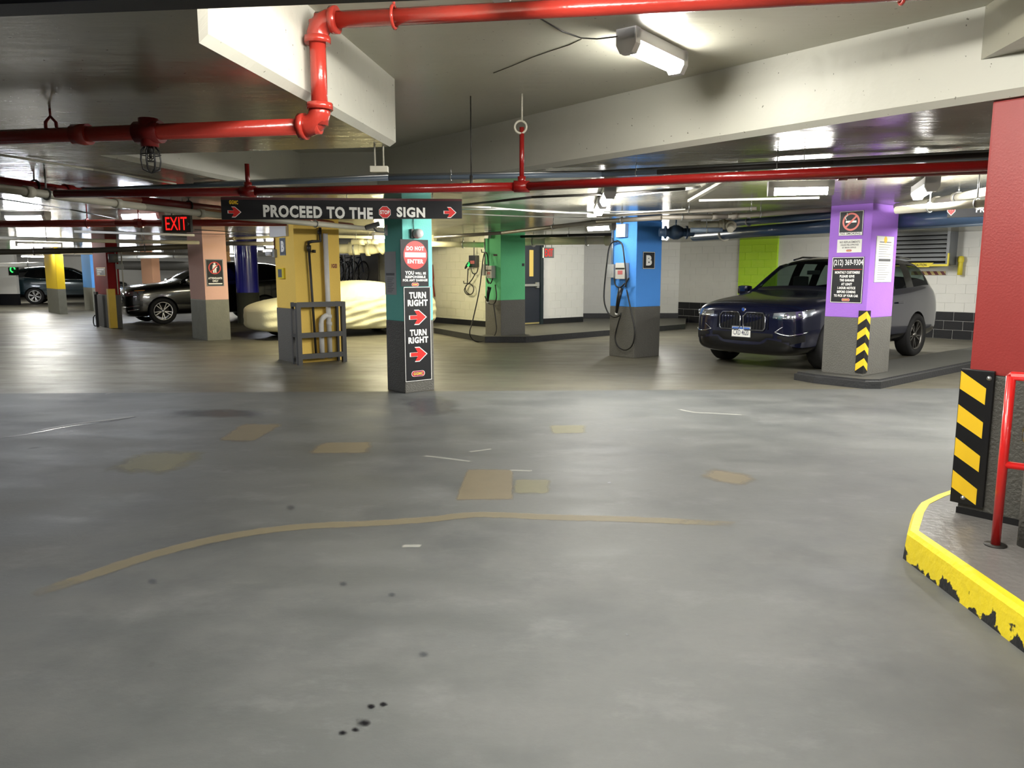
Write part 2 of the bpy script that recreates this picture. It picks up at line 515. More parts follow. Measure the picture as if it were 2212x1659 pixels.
patch('paint_patch', [(520, 914), (622, 914), (545, 957), (462, 955)], M_PATCH)
patch('paint_patch', [(690, 955), (812, 953), (800, 981), (655, 981)], M_PATCH)
patch('paint_patch', [(1008, 1012), (1110, 1013), (1112, 1081), (978, 1083)], M_PATCH, soft=0.08)
patch('paint_patch', [(1108, 1034), (1192, 1034), (1190, 1068), (1104, 1068)], M_PATCHG)
patch('paint_patch', [(1182, 918), (1268, 917), (1268, 937), (1190, 939)], M_PATCHG)
patch('paint_patch', [(1530, 1006), (1665, 1034), (1600, 1054), (1500, 1032)], M_PATCH, soft=0.3)
patch('paint_patch', [(290, 972), (475, 970), (380, 1030), (200, 1024)], M_PATCHG, soft=0.3)
patch('dark_patch', [(850, 852), (1000, 855), (1005, 905), (880, 900)], M_SEAM, soft=0.35)
patch('dark_patch', [(360, 880), (640, 885), (600, 905), (330, 905)], M_SEAM, soft=0.4)
strip('painted_line', [(70, 1285), (200, 1241), (350, 1193), (500, 1158), (650, 1138), (800, 1131), (930, 1122), (1000, 1114), (1060, 1112), (1200, 1118), (1330, 1121), (1450, 1126), (1600, 1133)], 0.135, M_LINE, label='faded tan line curving across the floor')
strip('floor_crack', [(-10, 947), (60, 938), (150, 921), (230, 911), (296, 900)], 0.03, mat('dark_crack', (30, 30, 34), 0.3), z=0.0016)
strip('scuff_mark', [(80, 931), (150, 918), (230, 908), (296, 899)], 0.08, M_SCUFF, z=0.003)
for q in ([(1465, 884), (1500, 891), (1540, 893), (1610, 897)], [(915, 985), (960, 990), (1020, 998)], [(1010, 977), (1065, 970)], [(868, 1180), (912, 1180)], [(225, 852), (250, 848), (292, 846)], [(1100, 1016), (1150, 1018)]):
    strip('scuff_mark', q, 0.05, M_SCUFF, z=0.002)
for (x, y, r) in ((828, 1522, 11), (802, 1527, 11), (786, 1562, 19), (768, 1577, 11), (741, 1583, 12), (915, 1414, 13), (628, 1097, 13), (330, 1256, 12), (847, 1285, 10), (742, 1262, 10), (1316, 1043, 5), (1355, 1372, 5)):
    patch('oil_drop', [(x - r, y - r * .6), (x + r, y - r * .6), (x + r, y + r * .6), (x - r, y + r * .6)], M_STAIN if y > 1500 else M_SEAM, n=6, soft=0.5, z=0.002)

# ---- ceiling: low glossy slab with a raised pocket over the drive lane
gA, gB = dirv(-39.5), dirv(GRID)
A0 = atz(2212, 206, ZL)
wide = [A0 - gA * 3.6, A0 + gA * 6.35, Vector((-2.42, 8.98, ZL)), atz(216, 336, ZL), atz(842, 317, ZL), atz(430, 93, ZL), atz(424, -12, ZL), Vector((-0.90, -7, ZL)), Vector(((A0 - gA * 3.6).x, -7, ZL))]
def offset_poly(P, d):
    out = []; n = len(P)
    for i in range(n):
        a, b, c = P[i - 1], P[i], P[(i + 1) % n]
        e1 = (b - a).normalized(); e2 = (c - b).normalized()
        n1 = Vector((e1.y, -e1.x, 0)); n2 = Vector((e2.y, -e2.x, 0))
        k = n1 + n2; k = k / max(0.3, k.dot(n1))
        out.append(b + k * d)
    return out
sgn = sum(wide[i].x * wide[(i + 1) % len(wide)].y - wide[(i + 1) % len(wide)].x * wide[i].y for i in range(len(wide)))
if sgn < 0: wide = wide[::-1]
CH = 0.035
pocket = offset_poly(wide, -CH)
from mathutils.geometry import tessellate_polygon
outer = [Vector((-40, -9, 0)), Vector((26, -9, 0)), Vector((26, 50, 0)), Vector((-40, 50, 0))]
tri = tessellate_polygon([outer, wide])
allp = outer + wide
cb = MB()
cb.add([(p.x, p.y, ZL) for p in allp], [tuple(t) for t in tri])
n = len(pocket)
rim = [(p.x, p.y, ZL) for p in wide] + [(p.x, p.y, ZL + CH) for p in pocket] + [(p.x, p.y, ZH + .02) for p in pocket]
fs = []
for i in range(n):
    j = (i + 1) % n
    fs += [(i, j, n + j, n + i), (n + i, n + j, 2 * n + j, 2 * n + i)]
cb.add(rim, fs, 1)
cb.build('ceiling', [M_CEIL, M_CEILB], None, 'low grey ceiling slab with glossy paint', 'ceiling', kind='structure')
MB().box((-5.5, -9, ZH), (7, 11, ZH + .2)).build('ceiling', M_CEILH, None, 'raised grey ceiling pocket above the drive lane', 'ceiling', kind='structure')
M_JOINT = mat('dark_plaster_crack', (96, 92, 80), 0.7)
def hairline(px, z, w):
    MB().tube([atz(x, y, z - 0.002) for x, y in px], w, 5).build('plaster_crack', M_JOINT, bpy.data.objects['ceiling.001'])
hairline([(1256, 85), (1230, 97), (1190, 110), (1150, 124), (1105, 143), (1066, 158)], ZH, 0.0022)
# cross beam over the right
F1 = Face(A0 + gA * 6, 140.5)
uq, zq = F1.uv(2118, 133)
Q = F1.pt(uq, zq)
e = dirv(186)
q0, q1 = Q + gA * .02, Q + e * 5
rt = Vector((-e.y, e.x, 0)) * 0.42
MB().prism([(q0 - e * .6 + rt), q0 - e * .0, q1, q1 + rt], zq, ZH + .01).build('beam', M_CEIL, None, 'painted concrete cross beam framing into the long white beam', 'beam', kind='structure')
# dark bar standing in for the roof edge of the viewer's own vehicle
h0, h1 = atz(-260, 46, 2.21), atz(1010, -3, 2.25)
hd_ = h1 - h0
MB().bar(h0 - hd_ * .9 + Vector((0, -.05, .07)), h1 + hd_ * .9 + Vector((0, -.05, .07)), .10, .14).build('beam', mat('navy_black_trim', (10, 11, 22), 0.5), None, 'dark navy steel header bar under the ceiling', 'beam', kind='structure')

# ---- walls of painted concrete block
BW, BH, BT = 0.40, 0.20, 0.008
_blk = {}
def block_mesh(w, material):
    k = (round(w, 3), material.name)
    if k not in _blk:
        b = MB(); g = 0.0025; h = BH - 2 * g; c = 0.003
        v = [(g, 0, g), (w - g, 0, g), (w - g, 0, g + h), (g, 0, g + h), (g + c, -BT, g + c), (w - g - c, -BT, g + c), (w - g - c, -BT, g + h - c), (g + c, -BT, g + h - c)]
        b.add(v, [(4, 5, 6, 7), (0, 1, 5, 4), (1, 2, 6, 5), (2, 3, 7, 6), (3, 0, 4, 7)])
        me = b.mesh('block'); me.materials.append(material); _blk[k] = me
    return _blk[k]

def wall(name, p0, a, L, label, material, dado, z0=0.0, top=ZL, blocks=(0, 99), dmat=None, openings=()):
    """p0 lower left seen from the garage, a heading to the right"""
    fc = Face(p0, a)
    w = thing(name, label, 'wall', fc.pt(0, 0), fc.rz, kind='structure')
    MB().box((0, 0, -0.0), (L, 0.2, top)).build('backing', material, w)
    row = 0; z = z0
    while z + BH <= top + 0.01:
        dk = (z + BH / 2) < dado
        x = 0.0 if row % 2 == 0 else -BW / 2
        while x < L - 0.02:
            xa, xb = max(0, x), min(L, x + BW)
            c = (xa + xb) / 2
            if xb - xa > 0.05 and blocks[0] <= c <= blocks[1] and not any(o[0] < c < o[1] and z + BH / 2 < o[2] for o in openings):
                o = link('block', block_mesh(xb - xa, dmat if (dk and dmat) else material), w)
                o.location = (xa, 0, z)
            x += BW
        z += BH; row += 1
    if dado and dmat:
        pass
    return fc

# right-hand wall behind the parked suv (two-tone, black below)
fw5 = Face((9.42, 17.46), 140.5)
WR0 = fw5.pt(-7.05, 0)
fw5 = wall('wall_right', WR0, 140.5, 14.0, 'white block wall with tall black lower band behind the navy suv', M_WALLW, 0.62, blocks=(0, 8.6), dmat=M_DADO)
# back wall pieces
ZS = 0.13                     # footway height
D0 = atz(1171, 700, ZS); D0.z = 0
fw2 = wall('wall_back', D0 - gB * 1.75, GRID, 3.25, 'white block wall around the dark exit door', M_WALLW, 0.0, z0=ZS, blocks=(0, 9), openings=((0.0, 1.85, 2.25),))
W2R = D0 + gB * 1.5
w3a = W2R + gA * 2.1
MB().box((0, 0, 0), (2.1, .2, ZL)).build('wall_return', M_WALLW, thing('wall_back', 'white wall return beside the recessed white wall', 'wall', W2R, math.atan2(-gA.y, -gA.x) + math.pi, kind='structure'))
v3 = (WR0 - w3a); a3 = math.degrees(math.atan2(v3.x, v3.y))
fw3 = wall('wall_back', w3a, a3, v3.length, 'recessed pale block wall behind the blue column', M_WALLW, 0.0, z0=ZS)
W1E = D0 - gB * 1.75
fw1 = wall('wall_back', W1E + gA * 12.0, 140.5, 12.0, 'cream block wall above the raised footway', M_WALLC, 0.0, z0=ZS, blocks=(6.4, 12))
# baseboards
def base(face, u0, u1, z0, z1, i):
    o = facething('baseboard_%s' % i, 'black painted baseboard along the ' + i.replace('_', ' ') + ' wall', 'baseboard', face, u0, 0, 0.022)
    o['kind'] = 'structure'
    MB().box((0, -0.012, z0), (u1 - u0, 0.02, z1)).build('board', M_DADO, o)
base(fw1, 4.0, 12.0, 0, 0.27, 'cream_back')
base(fw2, 1.78, 3.22, 0, 0.27, 'exit_door')
base(fw3, 0.05, v3.length, 0, 0.27, 'recessed_back')
# far walls
def plain(name, p0, a, L, label, m, dado=0.0):
    fc = Face(p0, a)
    w = thing(name, label, 'wall', fc.pt(0, 0), fc.rz, kind='structure')
    MB().box((0, 0, dado), (L, .2, ZL)).build('painted_face', m, w)
    if dado: MB().box((0, 0, 0), (L, .2, dado)).build('dado', M_DADO, w)
    return fc
plain('wall_far', (-40, 44), 90, 45, 'pale grey far wall beyond the parked cars', M_WALLW, 0.6)
plain('wall_left', (-36, -8), 0, 55, 'pale wall at the end of the parking rows', M_WALLW, 0.6)
plain('wall_near', (22, -8), 270, 60, 'pale wall behind the drive lane', M_WALLW)
plain('wall_side', (21, 40), 180, 50, 'pale wall past the red handrail', M_WALLW)
wv = atz(-70, 659, 0); fvan = plain('wall_far', wv, 90, Face(wv, 90).u_of(33), 'short white wall end beside the dark teal suv', M_WALLW, 0.5)

# ---- raised footway along the back walls
fe = [atz(938, 708, ZS), atz(1048, 727, ZS), (atz(1092, 728, ZS) + gA * .2), atz(1135, 727, ZS), atz(1316, 713, ZS), atz(1480, 700, ZS)]
wy = [Vector((p.x, p.y)) for p in fe] + [Vector(((WR0 - gA * .3).x, (WR0 - gA * .3).y)), Vector((w3a + gA * .1)[:2]), Vector((W2R)[:2]), Vector((W1E)[:2]), Vector((W1E + gA * 8)[:2]), Vector((W1E + gA * 8 - gB * 1.6)[:2])]
MB().prism([tuple(p) for p in wy], 0, ZS).build('sidewalk', mat('footway_concrete', (84, 83, 76), 0.55, var=0.15, scale=4, bump=0.2, bscale=40), None, 'raised dark concrete footway along the back walls', 'sidewalk', kind='structure')

# ---- island under the purple column
fe_k = MB()
for i_ in range(len(fe) - 1):
    fe_k.bar((fe[i_].x, fe[i_].y, ZS / 2), (fe[i_ + 1].x, fe[i_ + 1].y, ZS / 2), .012, ZS - .004)
fe_k.build('kerb_face', mat('black_kerb_paint', (34, 35, 38), 0.55, var=0.3, scale=9, bump=0.4, bscale=40), bpy.data.objects['sidewalk'])
c0, c1, c2, c3 = atz(1758, 828), atz(1868, 840), atz(1902, 840), atz(2110, 795)
M_KERBK = mat('black_kerb_paint', (34, 35, 38), 0.55, var=0.3, scale=9, bump=0.4, bscale=40)
M_ISLT = mat('island_grey', (82, 82, 78), 0.5, var=0.15, scale=5, bump=0.3, bscale=40)
isl = [c0, c1, c2, c3, c3 + gB * 5, c3 + gB * 5 + gA * .9, c2 + gA * 1.0 + gB * .6, c0 + gA * .35 + gB * .1]
def island(name, poly, z, m, label, bev=0.03):
    bm = bmesh.new()
    vs = [bm.verts.new((p[0], p[1], 0)) for p in poly]
    f = bm.faces.new(vs)
    r = bmesh.ops.extrude_face_region(bm, geom=[f])
    for g in r['geom']:
        if isinstance(g, bmesh.types.BMVert): g.co.z = z
    bmesh.ops.recalc_face_normals(bm, faces=bm.faces[:])
    top = [e for e in bm.edges if all(abs(v.co.z - z) < 1e-5 for v in e.verts)]
    bmesh.ops.bevel(bm, geom=top, offset=bev, segments=3, affect='EDGES')
    for f in bm.faces: f.material_index = 0 if f.normal.z > .8 else 1
    me = bpy.data.meshes.new(name); bm.to_mesh(me); bm.free(); me.materials.append(m); me.materials.append(M_KERBK)
    return link(name, me, None, label, 'kerb', kind='structure')
island('kerb', [tuple(p) for p in isl], 0.12, M_ISLT, 'dark painted kerb island around the purple column')

# ---- yellow edged island at the red column
KZ = 0.15
kp = [(2080, 1046), (2058, 1055), (2020, 1068), (1985, 1085), (1972, 1104), (1966, 1122), (1960, 1146)]
ko = [atz(x, y, KZ) for x, y in kp]
ko = [ko[0] + gB * 6] + ko + [atz(2212, 1322, KZ), atz(2212, 1322, KZ) + Vector((0.0, -3.5, 0))]
def inset_line(P, d):
    out = []
    for i, p in enumerate(P):
        t = (P[min(i + 1, len(P) - 1)] - P[max(i - 1, 0)]).normalized()
        out.append(p + Vector((-t.y, t.x, 0)) * d)
    return out
ki = inset_line(ko, 0.055)
y = MB(); N = len(ko); vv = []; ff = []
outb = inset_line(ko, -0.012)
for i in range(N):
    o_, i_, b_ = ko[i], ki[i], outb[i]
    e_ = o_ + (i_ - o_) * .25
    vv += [(b_.x, b_.y, 0), (o_.x, o_.y, KZ - .02), (e_.x, e_.y, KZ + .002), (i_.x, i_.y, KZ + .002), (i_.x, i_.y, 0)]
for i in range(N - 1):
    for k in range(4):
        ff.append((i * 5 + k, i * 5 + k + 1, (i + 1) * 5 + k + 1, (i + 1) * 5 + k))
y.add(vv, ff)
kerb = thing('kerb', 'raised island with chipped yellow edge under the red column', 'kerb', kind='structure')
y.build('yellow_kerb_edge', chipped_yellow(), kerb)
MB().prism([(p.x, p.y) for p in ki] + [(9, -3)], 0, KZ).build('island_top', mat('island_concrete', (112, 110, 108), 0.35, var=0.18, scale=5, bump=0.25, bscale=25), kerb)

# ---- columns
BAND = 0.88
def colmat(nm, rgb, rough=0.75):
    return mat(nm, rgb, rough, var=0.05, scale=3, bump=0.18, bscale=45, spec=0.12)

class Column: pass
def column(label, rgb, nm, corner, xl, xr, band=BAND, top=ZL, z0=0.0, basem=None, lens=None):
    """corner = pixel of the nearest foot corner, xl / xr = pixel columns of the left and right feet"""
    c = atz(corner[0], corner[1], z0)
    k = Column()
    lean = (12240.0 - HORIZON) / (12240.0 - corner[1])
    xl = CX + (xl - CX) * lean; xr = CX + (xr - CX) * lean
    k.fr = Face(c, GRID)
    k.LR = k.fr.u_of(xr) if xr else lens[0]
    fl_ = Face(c, GRID + 90)
    k.LL = -fl_.u_of(xl) if xl else lens[1]
    if lens:
        k.LR = lens[0] or k.LR; k.LL = lens[1] or k.LL
    k.fl = Face(c + gA * k.LL, GRID + 90)
    k.c = c
    t = thing('column', label, 'column', (c.x, c.y, 0), k.fr.rz, kind='structure')
    MB().cbox((0, 0, band), (k.LR, k.LL, top), 0.012).build('shaft', colmat(nm, rgb), t)
    MB().cbox((-.002, -.002, z0), (k.LR + .002, k.LL + .002, band + .0), 0.012).build('lower_band', basem or M_GREYB, t)
    k.o = t
    return k
teal = column('teal painted column carrying the do not enter and turn right signs', (130, 216, 207), 'teal_paint', (876, 850), 838, 938)
yellow = column('mustard yellow column with white pipe and dark guard rail', (240, 204, 106), 'mustard_paint', (645, 785), 604, 741, basem=colmat('mustard_paint', (240, 204, 106)))
MB().box((-.006, -.004, 0), (.0, yellow.LL + .004, BAND)).box((0, -.006, 0), (.03, 0, BAND)).build('grey_side_band', M_GREYB, yellow.o)
blue = column('bright blue column with car charger and letter B sign', (84, 152, 236), 'blue_paint', (1370, 774), 1316, 1423)
green = column('mint green column beside the exit door', (112, 208, 150), 'mint_paint', (1082, 738), 1049, 1134)
pink = column('pale pink column with attendants only sign', (232, 188, 172), 'pink_paint', (449, 736.5), 417, 499, basem=mat('worn_grey_base', (122, 122, 110), 0.55, var=0.22, scale=5, bump=0.3))
purple = column('purple column with no smoking sign and phone number sign', (164, 116, 214), 'purple_paint', (1862, 813), 1774, 1917, z0=0.12)
redl = column('dark red column with yellow edge guard near the black suv', (140, 36, 36), 'deep_red_paint', (240.5, 710), 212, 266, basem=mat('charcoal_base', (70, 70, 70), 0.55, var=0.1))
byel = column('bright yellow column in front of the dark teal suv', (250, 212, 50), 'lemon_paint', (129, 679), 105.5, 146.5, basem=mat('worn_grey_base', (122, 122, 110), 0.55))
skyc = column('sky blue column behind the dark red column', (96, 160, 230), 'sky_paint', (203, 672), 184, 225, basem=mat('worn_grey_base', (122, 122, 110), 0.55))
cp = aty(334, 588, 31.5)
pxy = (334, 588 + 1660 * CAM_H / 31.0)
tanc = column('tan and brown column standing near the far wall', (214, 162, 126), 'tan_paint', pxy, 311, 351, basem=mat('worn_grey_base', (122, 122, 110), 0.55))
cp2 = column('orange tan column seen behind the navy round column', (222, 170, 110), 'orange_tan_paint', (497, 588 + 1660 * CAM_H / 33.0), 488, 503, basem=mat('worn_grey_base', (122, 122, 110), 0.55))
MB().box((-.004, -.006, 0), (green.LR + .004, 0, .13)).build('black_foot', M_KERBK, green.o)
# big red column on the island: its left-facing side runs towards the viewer
rc = atz(2068, 1107, KZ); rc.z = 0
redr_face = Face(rc, 140.5)
t = thing('column', 'bright red column on the yellow edged island', 'column', rc, redr_face.rz, kind='structure')
MB().cbox((0, 0, 0.93), (0.85, 0.55, ZL), 0.012).build('shaft', mat('red_column_paint', (150, 50, 47), 0.45, var=0.06, scale=4, bump=0.08, bscale=90), t)
MB().cbox((-.002, -.002, KZ), (0.852, 0.552, 0.93), 0.012).build('lower_band', mat('dark_column_base', (78, 77, 72), 0.55, var=0.14, scale=5, bump=0.5, bscale=60), t)
MB().box((-.006, -.008, KZ), (0.86, 0.55, KZ + .035)).build('foot_seal', M_BLACK, t)
# round navy column
nc = atz(531, 698, 0) + Vector((0, .3, 0)); nc.z = 0
t = thing('column', 'round navy blue column next to the black suv', 'column', nc, 0, kind='structure')
MB().lathe([(.32, BAND), (.32, ZL)], seg=40).build('shaft', mat('navy_gloss_paint', (50, 50, 165), 0.25, var=0.05, coat=0.3), t)
MB().lathe([(.322, 0), (.322, BAND), (.0, BAND)], seg=40).build('lower_band', mat('olive_grey_base', (74, 76, 66), 0.5), t)
# lime painted pier of blocks against the right wall
ul, ur = fw5.u_of(1598), fw5.u_of(1680)
lime = thing('column', 'lime green painted block pier behind the navy suv', 'column', fw5.pt(ul, 0, .06), fw5.rz, kind='structure')
M_LIME = mat('lime_paint', (188, 232, 48), 0.35, var=0.06, scale=3, bump=0.12, bscale=40)
Lm = ur - ul
MB().box((0, 0, 0), (Lm, .10, ZL)).build('backing', M_LIME, lime)
for r_ in range(11):
    x = 0.0 if r_ % 2 == 0 else -BW / 2
    while x < Lm - .02:
        xa, xb = max(0, x), min(Lm, x + BW)
        if xb - xa > .04:
            o = link('block', block_mesh(xb - xa, M_LIME), lime); o.location = (xa, 0, r_ * BH)
        x += BW
# ---- exit door in the back wall
d_u0, d_u1 = fw2.u_of(1135), fw2.u_of(1171)
door = facething('door_1', 'dark navy exit door with narrow yellow lit window', 'door', fw2, 0, 0, 0.03)
door['kind'] = 'structure'
M_DOOR = mat('dark_navy_door', (34, 40, 52), 0.4)
zd1 = 2.2
MB().box((d_u0 - .35, 0, ZS), (d_u1 - .10, .05, zd1 - .06)).build('door_leaf', M_DOOR, door)
MB().box((d_u1 - .10, -.03, ZS), (d_u1, .05, zd1)).box((d_u0 - .4, -.03, zd1 - .06), (d_u1, .05, zd1)).build('door_frame', mat('door_frame_paint', (26, 40, 44), 0.4), door)
wu0, wz1 = fw2.uv(1142, 540); wu1, wz0 = fw2.uv(1150, 597)
MB().box((wu0, -.008, wz0), (wu1, .01, wz1)).build('window_pane', lampmat('lit_door_pane', (240, 206, 110), 0.8), door)
pu0, pz = fw2.uv(1136, 616); pu1, _ = fw2.uv(1160, 616)
MB().cbox((pu0 - .3, -.07, pz - .03), (pu1, -.03, pz + .03), .008).box((pu1 - .08, -.06, pz - .07), (pu1, 0, pz + .07)).build('push_bar', M_GREYM, door)
MB().box((d_u0 - .3, -.004, ZS + .02), (d_u1 - .12, .0, ZS + .06)).build('threshold', mat('brass_sill', (190, 176, 120), 0.4, .5), door)
# ================================================================== LAMPS
M_LW = lampmat('lamp_lens_white', (255, 252, 244), LAMP)
M_LB = lampmat('lamp_lens_bay', (255, 252, 244), BACK)
M_LD = lampmat('lamp_lens_dim', (255, 252, 244), BACK * .45)
M_LC = lampmat('lamp_lens_cool', (240, 245, 255), BACK * .7)
M_LY = lampmat('lamp_lens_warm', (255, 243, 205), BACK)
_lampmesh = {}
def lamp(label, p0, p1, lens, ztop=ZL, hang=0.0, group=None, w=0.125):
    p0 = Vector((p0.x, p0.y, 0)); p1 = Vector((p1.x, p1.y, 0)); L = (p1 - p0).length
    c = (p0 + p1) / 2; d = p1 - p0
    t = thing('ceiling_lamp', label, 'lamp', (c.x, c.y, ztop - hang), math.atan2(d.y, d.x), group)
    MB().cbox((-L / 2, -w / 2, -.065), (L / 2, w / 2, -.002), .006).build('housing', M_LAMPB, t)
    b = MB(); n = 10; prof = []
    for k in range(n + 1):
        a = math.pi * k / n
        prof.append((math.cos(a) * w * .46, -.065 - math.sin(a) * .062))
    v = [(-L / 2 + .05, y, z) for y, z in prof] + [(L / 2 - .05, y, z) for y, z in prof]
    f = [(k, k + 1, n + 2 + k, n + 1 + k) for k in range(n)]
    b.add(v, f, 0, True).build('lens', lens, t)
    for s in (-1, 1):
        e = MB(); x0, x1 = sorted((s * L / 2, s * (L / 2 - .055)))
        poly = [(w * .5, -.0), (w * .5, -.085), (w * .3, -.132), (-w * .3, -.132), (-w * .5, -.085), (-w * .5, -.0)]
        vv = [(x0, y, z) for y, z in poly] + [(x1, y, z) for y, z in poly]; m = 6
        ff = [list(range(m)), list(range(m, 2 * m))[::-1]] + [(i, (i + 1) % m, m + (i + 1) % m, m + i) for i in range(m)]
        e.add(vv, ff).build('end_cap', M_LAMPB, t)
    if hang > .02:
        for s in (-1, 1):
            MB().cyl((s * L * .35, 0, 0), (s * L * .35, 0, hang), .006, 6).build('hanger_rod', M_STEEL, t)
    return t
a_, b_ = atz(1352, 80, 2.75), atz(1466, 134, 2.75)
near_lamp = lamp('white strip lamp alone on the raised ceiling beside the long white beam', a_, b_, M_LW, ZH)
wm = Matrix.Translation(near_lamp.location) @ Matrix.Rotation(near_lamp.rotation_euler.z, 4, 'Z')
MB().tube([wm.inverted() @ p_ for p_ in (atz(1352, 76, 2.77), atz(1325, 80, 2.76), atz(1290, 84, 2.78), atz(1255, 82, 2.79), atz(1215, 68, 2.795), atz(1160, 36, 2.797))], .004, 6).build('cable', M_DARKM, near_lamp)
p = atz(1085, 4, 2.67)
lamp('strip lamp half hidden above the upper red pipe', p - dirv(11) * 1.2, p, M_LW, ZH)
lamp('long strip lamp hung beside the top of the purple column', atz(1658, 414, 2.22), atz(1800, 411, 2.22), M_LB, ZL, .03)
lamp('strip lamp glowing at the top of the blue column', atz(1268, 493, 2.2), atz(1326, 490, 2.2), M_LD, ZL, .06)
q = atz(1318, 420, 2.24); lamp('first strip lamp of the pair hung end to end before the blue column', q, q + dirv(4) * .95, M_LB, ZL, .01)
q = atz(1302, 443, 2.24); lamp('second strip lamp of the pair hung end to end before the blue column', q, q + dirv(4) * 1.2, M_LB, ZL, .01)
q = atz(2014, 408, 2.20); lamp('short strip lamp between the purple and bright red columns', q, q + dirv(20) * .9, M_LB, ZL, .03)
lamp('strip lamp above the red pipe in front of the bright yellow column', atz(10, 471, 2.24), atz(104, 470, 2.24), M_LC, ZL, .01)
lamp('strip lamp above the red pipe next to the big red exit sign', atz(262, 468, 2.24), atz(350, 466, 2.24), M_LC, ZL, .01)
lamp('strip lamp over the covered car behind the teal column', Vector((-3.1, 17.3, 0)), Vector((-1.95, 17.5, 0)), M_LY, ZL, .01)
lamp('strip lamp over the mustard column', Vector((-4.6, 15.3, 0)), Vector((-3.6, 15.6, 0)), M_LY, ZL, .01)
lamp('strip lamp over the footway beside the mint green column', Vector((-.5, 18.3, 0)), Vector((.12, 18.5, 0)), M_LY, ZL, .01)
lamp('small strip lamp glowing past the round navy column', atz(551, 537, 2.24), atz(574, 537, 2.24), M_LC, ZL, .01)
G1 = 'strip lamps over the far parking rows'
FARLAB = 'far strip lamp over the cars beyond the dark red column'
for (x0, x1, yy) in ((95, 165, 540), (178, 205, 541), (258, 300, 541), (330, 352, 542), (420, 432, 546)):
    lamp(FARLAB, atz(x0, yy, 2.24), atz(x1, yy, 2.24), M_LC, ZL, .01, G1)
for (x, y0) in ((-14, 22), (-20, 26), (-9, 28), (-14, 36), (-24, 38)):  # extra lamps added to brighten the far parking rows
    lamp(FARLAB, Vector((x, y0, 0)), Vector((x + .9, y0 + .74, 0)), M_LB, ZL, .01, G1)
# lamps of the lane outside the picture
G2 = 'strip lamps along the drive lane'
for (x, y0, m_, zt) in ((-.15, 1.3, M_LW, ZH), (.9, 2.1, M_LW, ZH), (2.3, -1.0, M_LW, ZH), (.6, -3.6, M_LW, ZH), (2.8, -5.2, M_LW, ZH)):
    lamp('strip lamp on the raised ceiling of the drive lane', Vector((x, y0, 0)), Vector((x + .25, y0 + 1.15, 0)), m_, zt, 0, G2)
for (x, y0, m_) in ((-10.5, 12, M_LC), (-17, 12, M_LC), (4.75, 6.3, M_LB), (5.9, 8.9, M_LB), (8.2, 8.2, M_LB), (10.5, 10.5, M_LB), (12, 6, M_LB), (6.9, 15.6, M_LB), (2.65, 17.2, M_LB), (-20, 31, M_LB)):  # added lamps brightening columns, cars and walls
    lamp('added strip lamp under the low ceiling beside the drive lane', Vector((x, y0, 0)), Vector((x + .93, y0 + .76, 0)), m_, ZL, .01, 'added strip lamps under the low slab')

# ================================================================== PIPES
def arc_pts(a, v, b, r, n=7):
    """fillet at v between a and b"""
    d1 = (a - v).normalized(); d2 = (b - v).normalized()
    p, q = v + d1 * r, v + d2 * r
    return [p * (1 - t) ** 2 + v * 2 * t * (1 - t) + q * t * t for t in [i / (n - 1) for i in range(n)]]

def pipe(label, pts, r, m, group=None, couplings=(), hangers=(), name='pipe', cat='pipe', elbow=True, seg=14, rodm=None):
    """pts in world metres; couplings / hangers = (segment, fraction[, ceiling z])"""
    pts = [Vector(p) for p in pts]
    o = thing(name, label, cat, pts[0], 0, group)
    P = [p - pts[0] for p in pts]
    for i in range(len(P) - 1):
        MB().cyl(P[i], P[i + 1], r, seg).build('run', m, o)
    if elbow:
        for i in range(1, len(P) - 1):
            ang = (P[i] - P[i - 1]).angle(P[i + 1] - P[i])
            if ang > 0.35:
                e = MB(); A = arc_pts(P[i - 1], P[i], P[i + 1], r * 2.2)
                e.tube(A, r * 1.32, seg)
                for end, oth in ((A[0], P[i - 1]), (A[-1], P[i + 1])):
                    dd = (oth - end).normalized()
                    e.cyl(end - dd * r * .35, end + dd * r * .45, r * 1.6, seg)
                e.build('elbow', m, o)
            else:
                MB().lathe([(0, -r), (r * .7, -r * .7), (r, 0), (r * .7, r * .7), (0, r)], c=P[i], seg=10).build('joint', m, o)
    for (s, f) in couplings:
        c = P[s].lerp(P[s + 1], f); d = (P[s + 1] - P[s]).normalized()
        MB().cyl(c - d * r * 1.1, c + d * r * 1.1, r * 1.35, seg).build('coupling', m, o)
    for h in hangers:
        s, f, zt = h
        c = P[s].lerp(P[s + 1], f); d = (P[s + 1] - P[s]).normalized(); side = d.cross(Vector((0, 0, 1))).normalized()
        b = MB()
        ring = [c + side * math.cos(t) * r * 1.25 + Vector((0, 0, 1)) * (math.sin(t) * r * 1.25) for t in [2 * math.pi * k / 16 for k in range(16)]]
        b.tube(ring, r * .22, 6, closed=True)
        b.cyl(c + Vector((0, 0, r * 1.25)), Vector((c.x, c.y, zt - pts[0].z)), max(.004, min(.008, r * .2)), 6)
        b.build('hanger', rodm or M_STEEL, o)
    return o

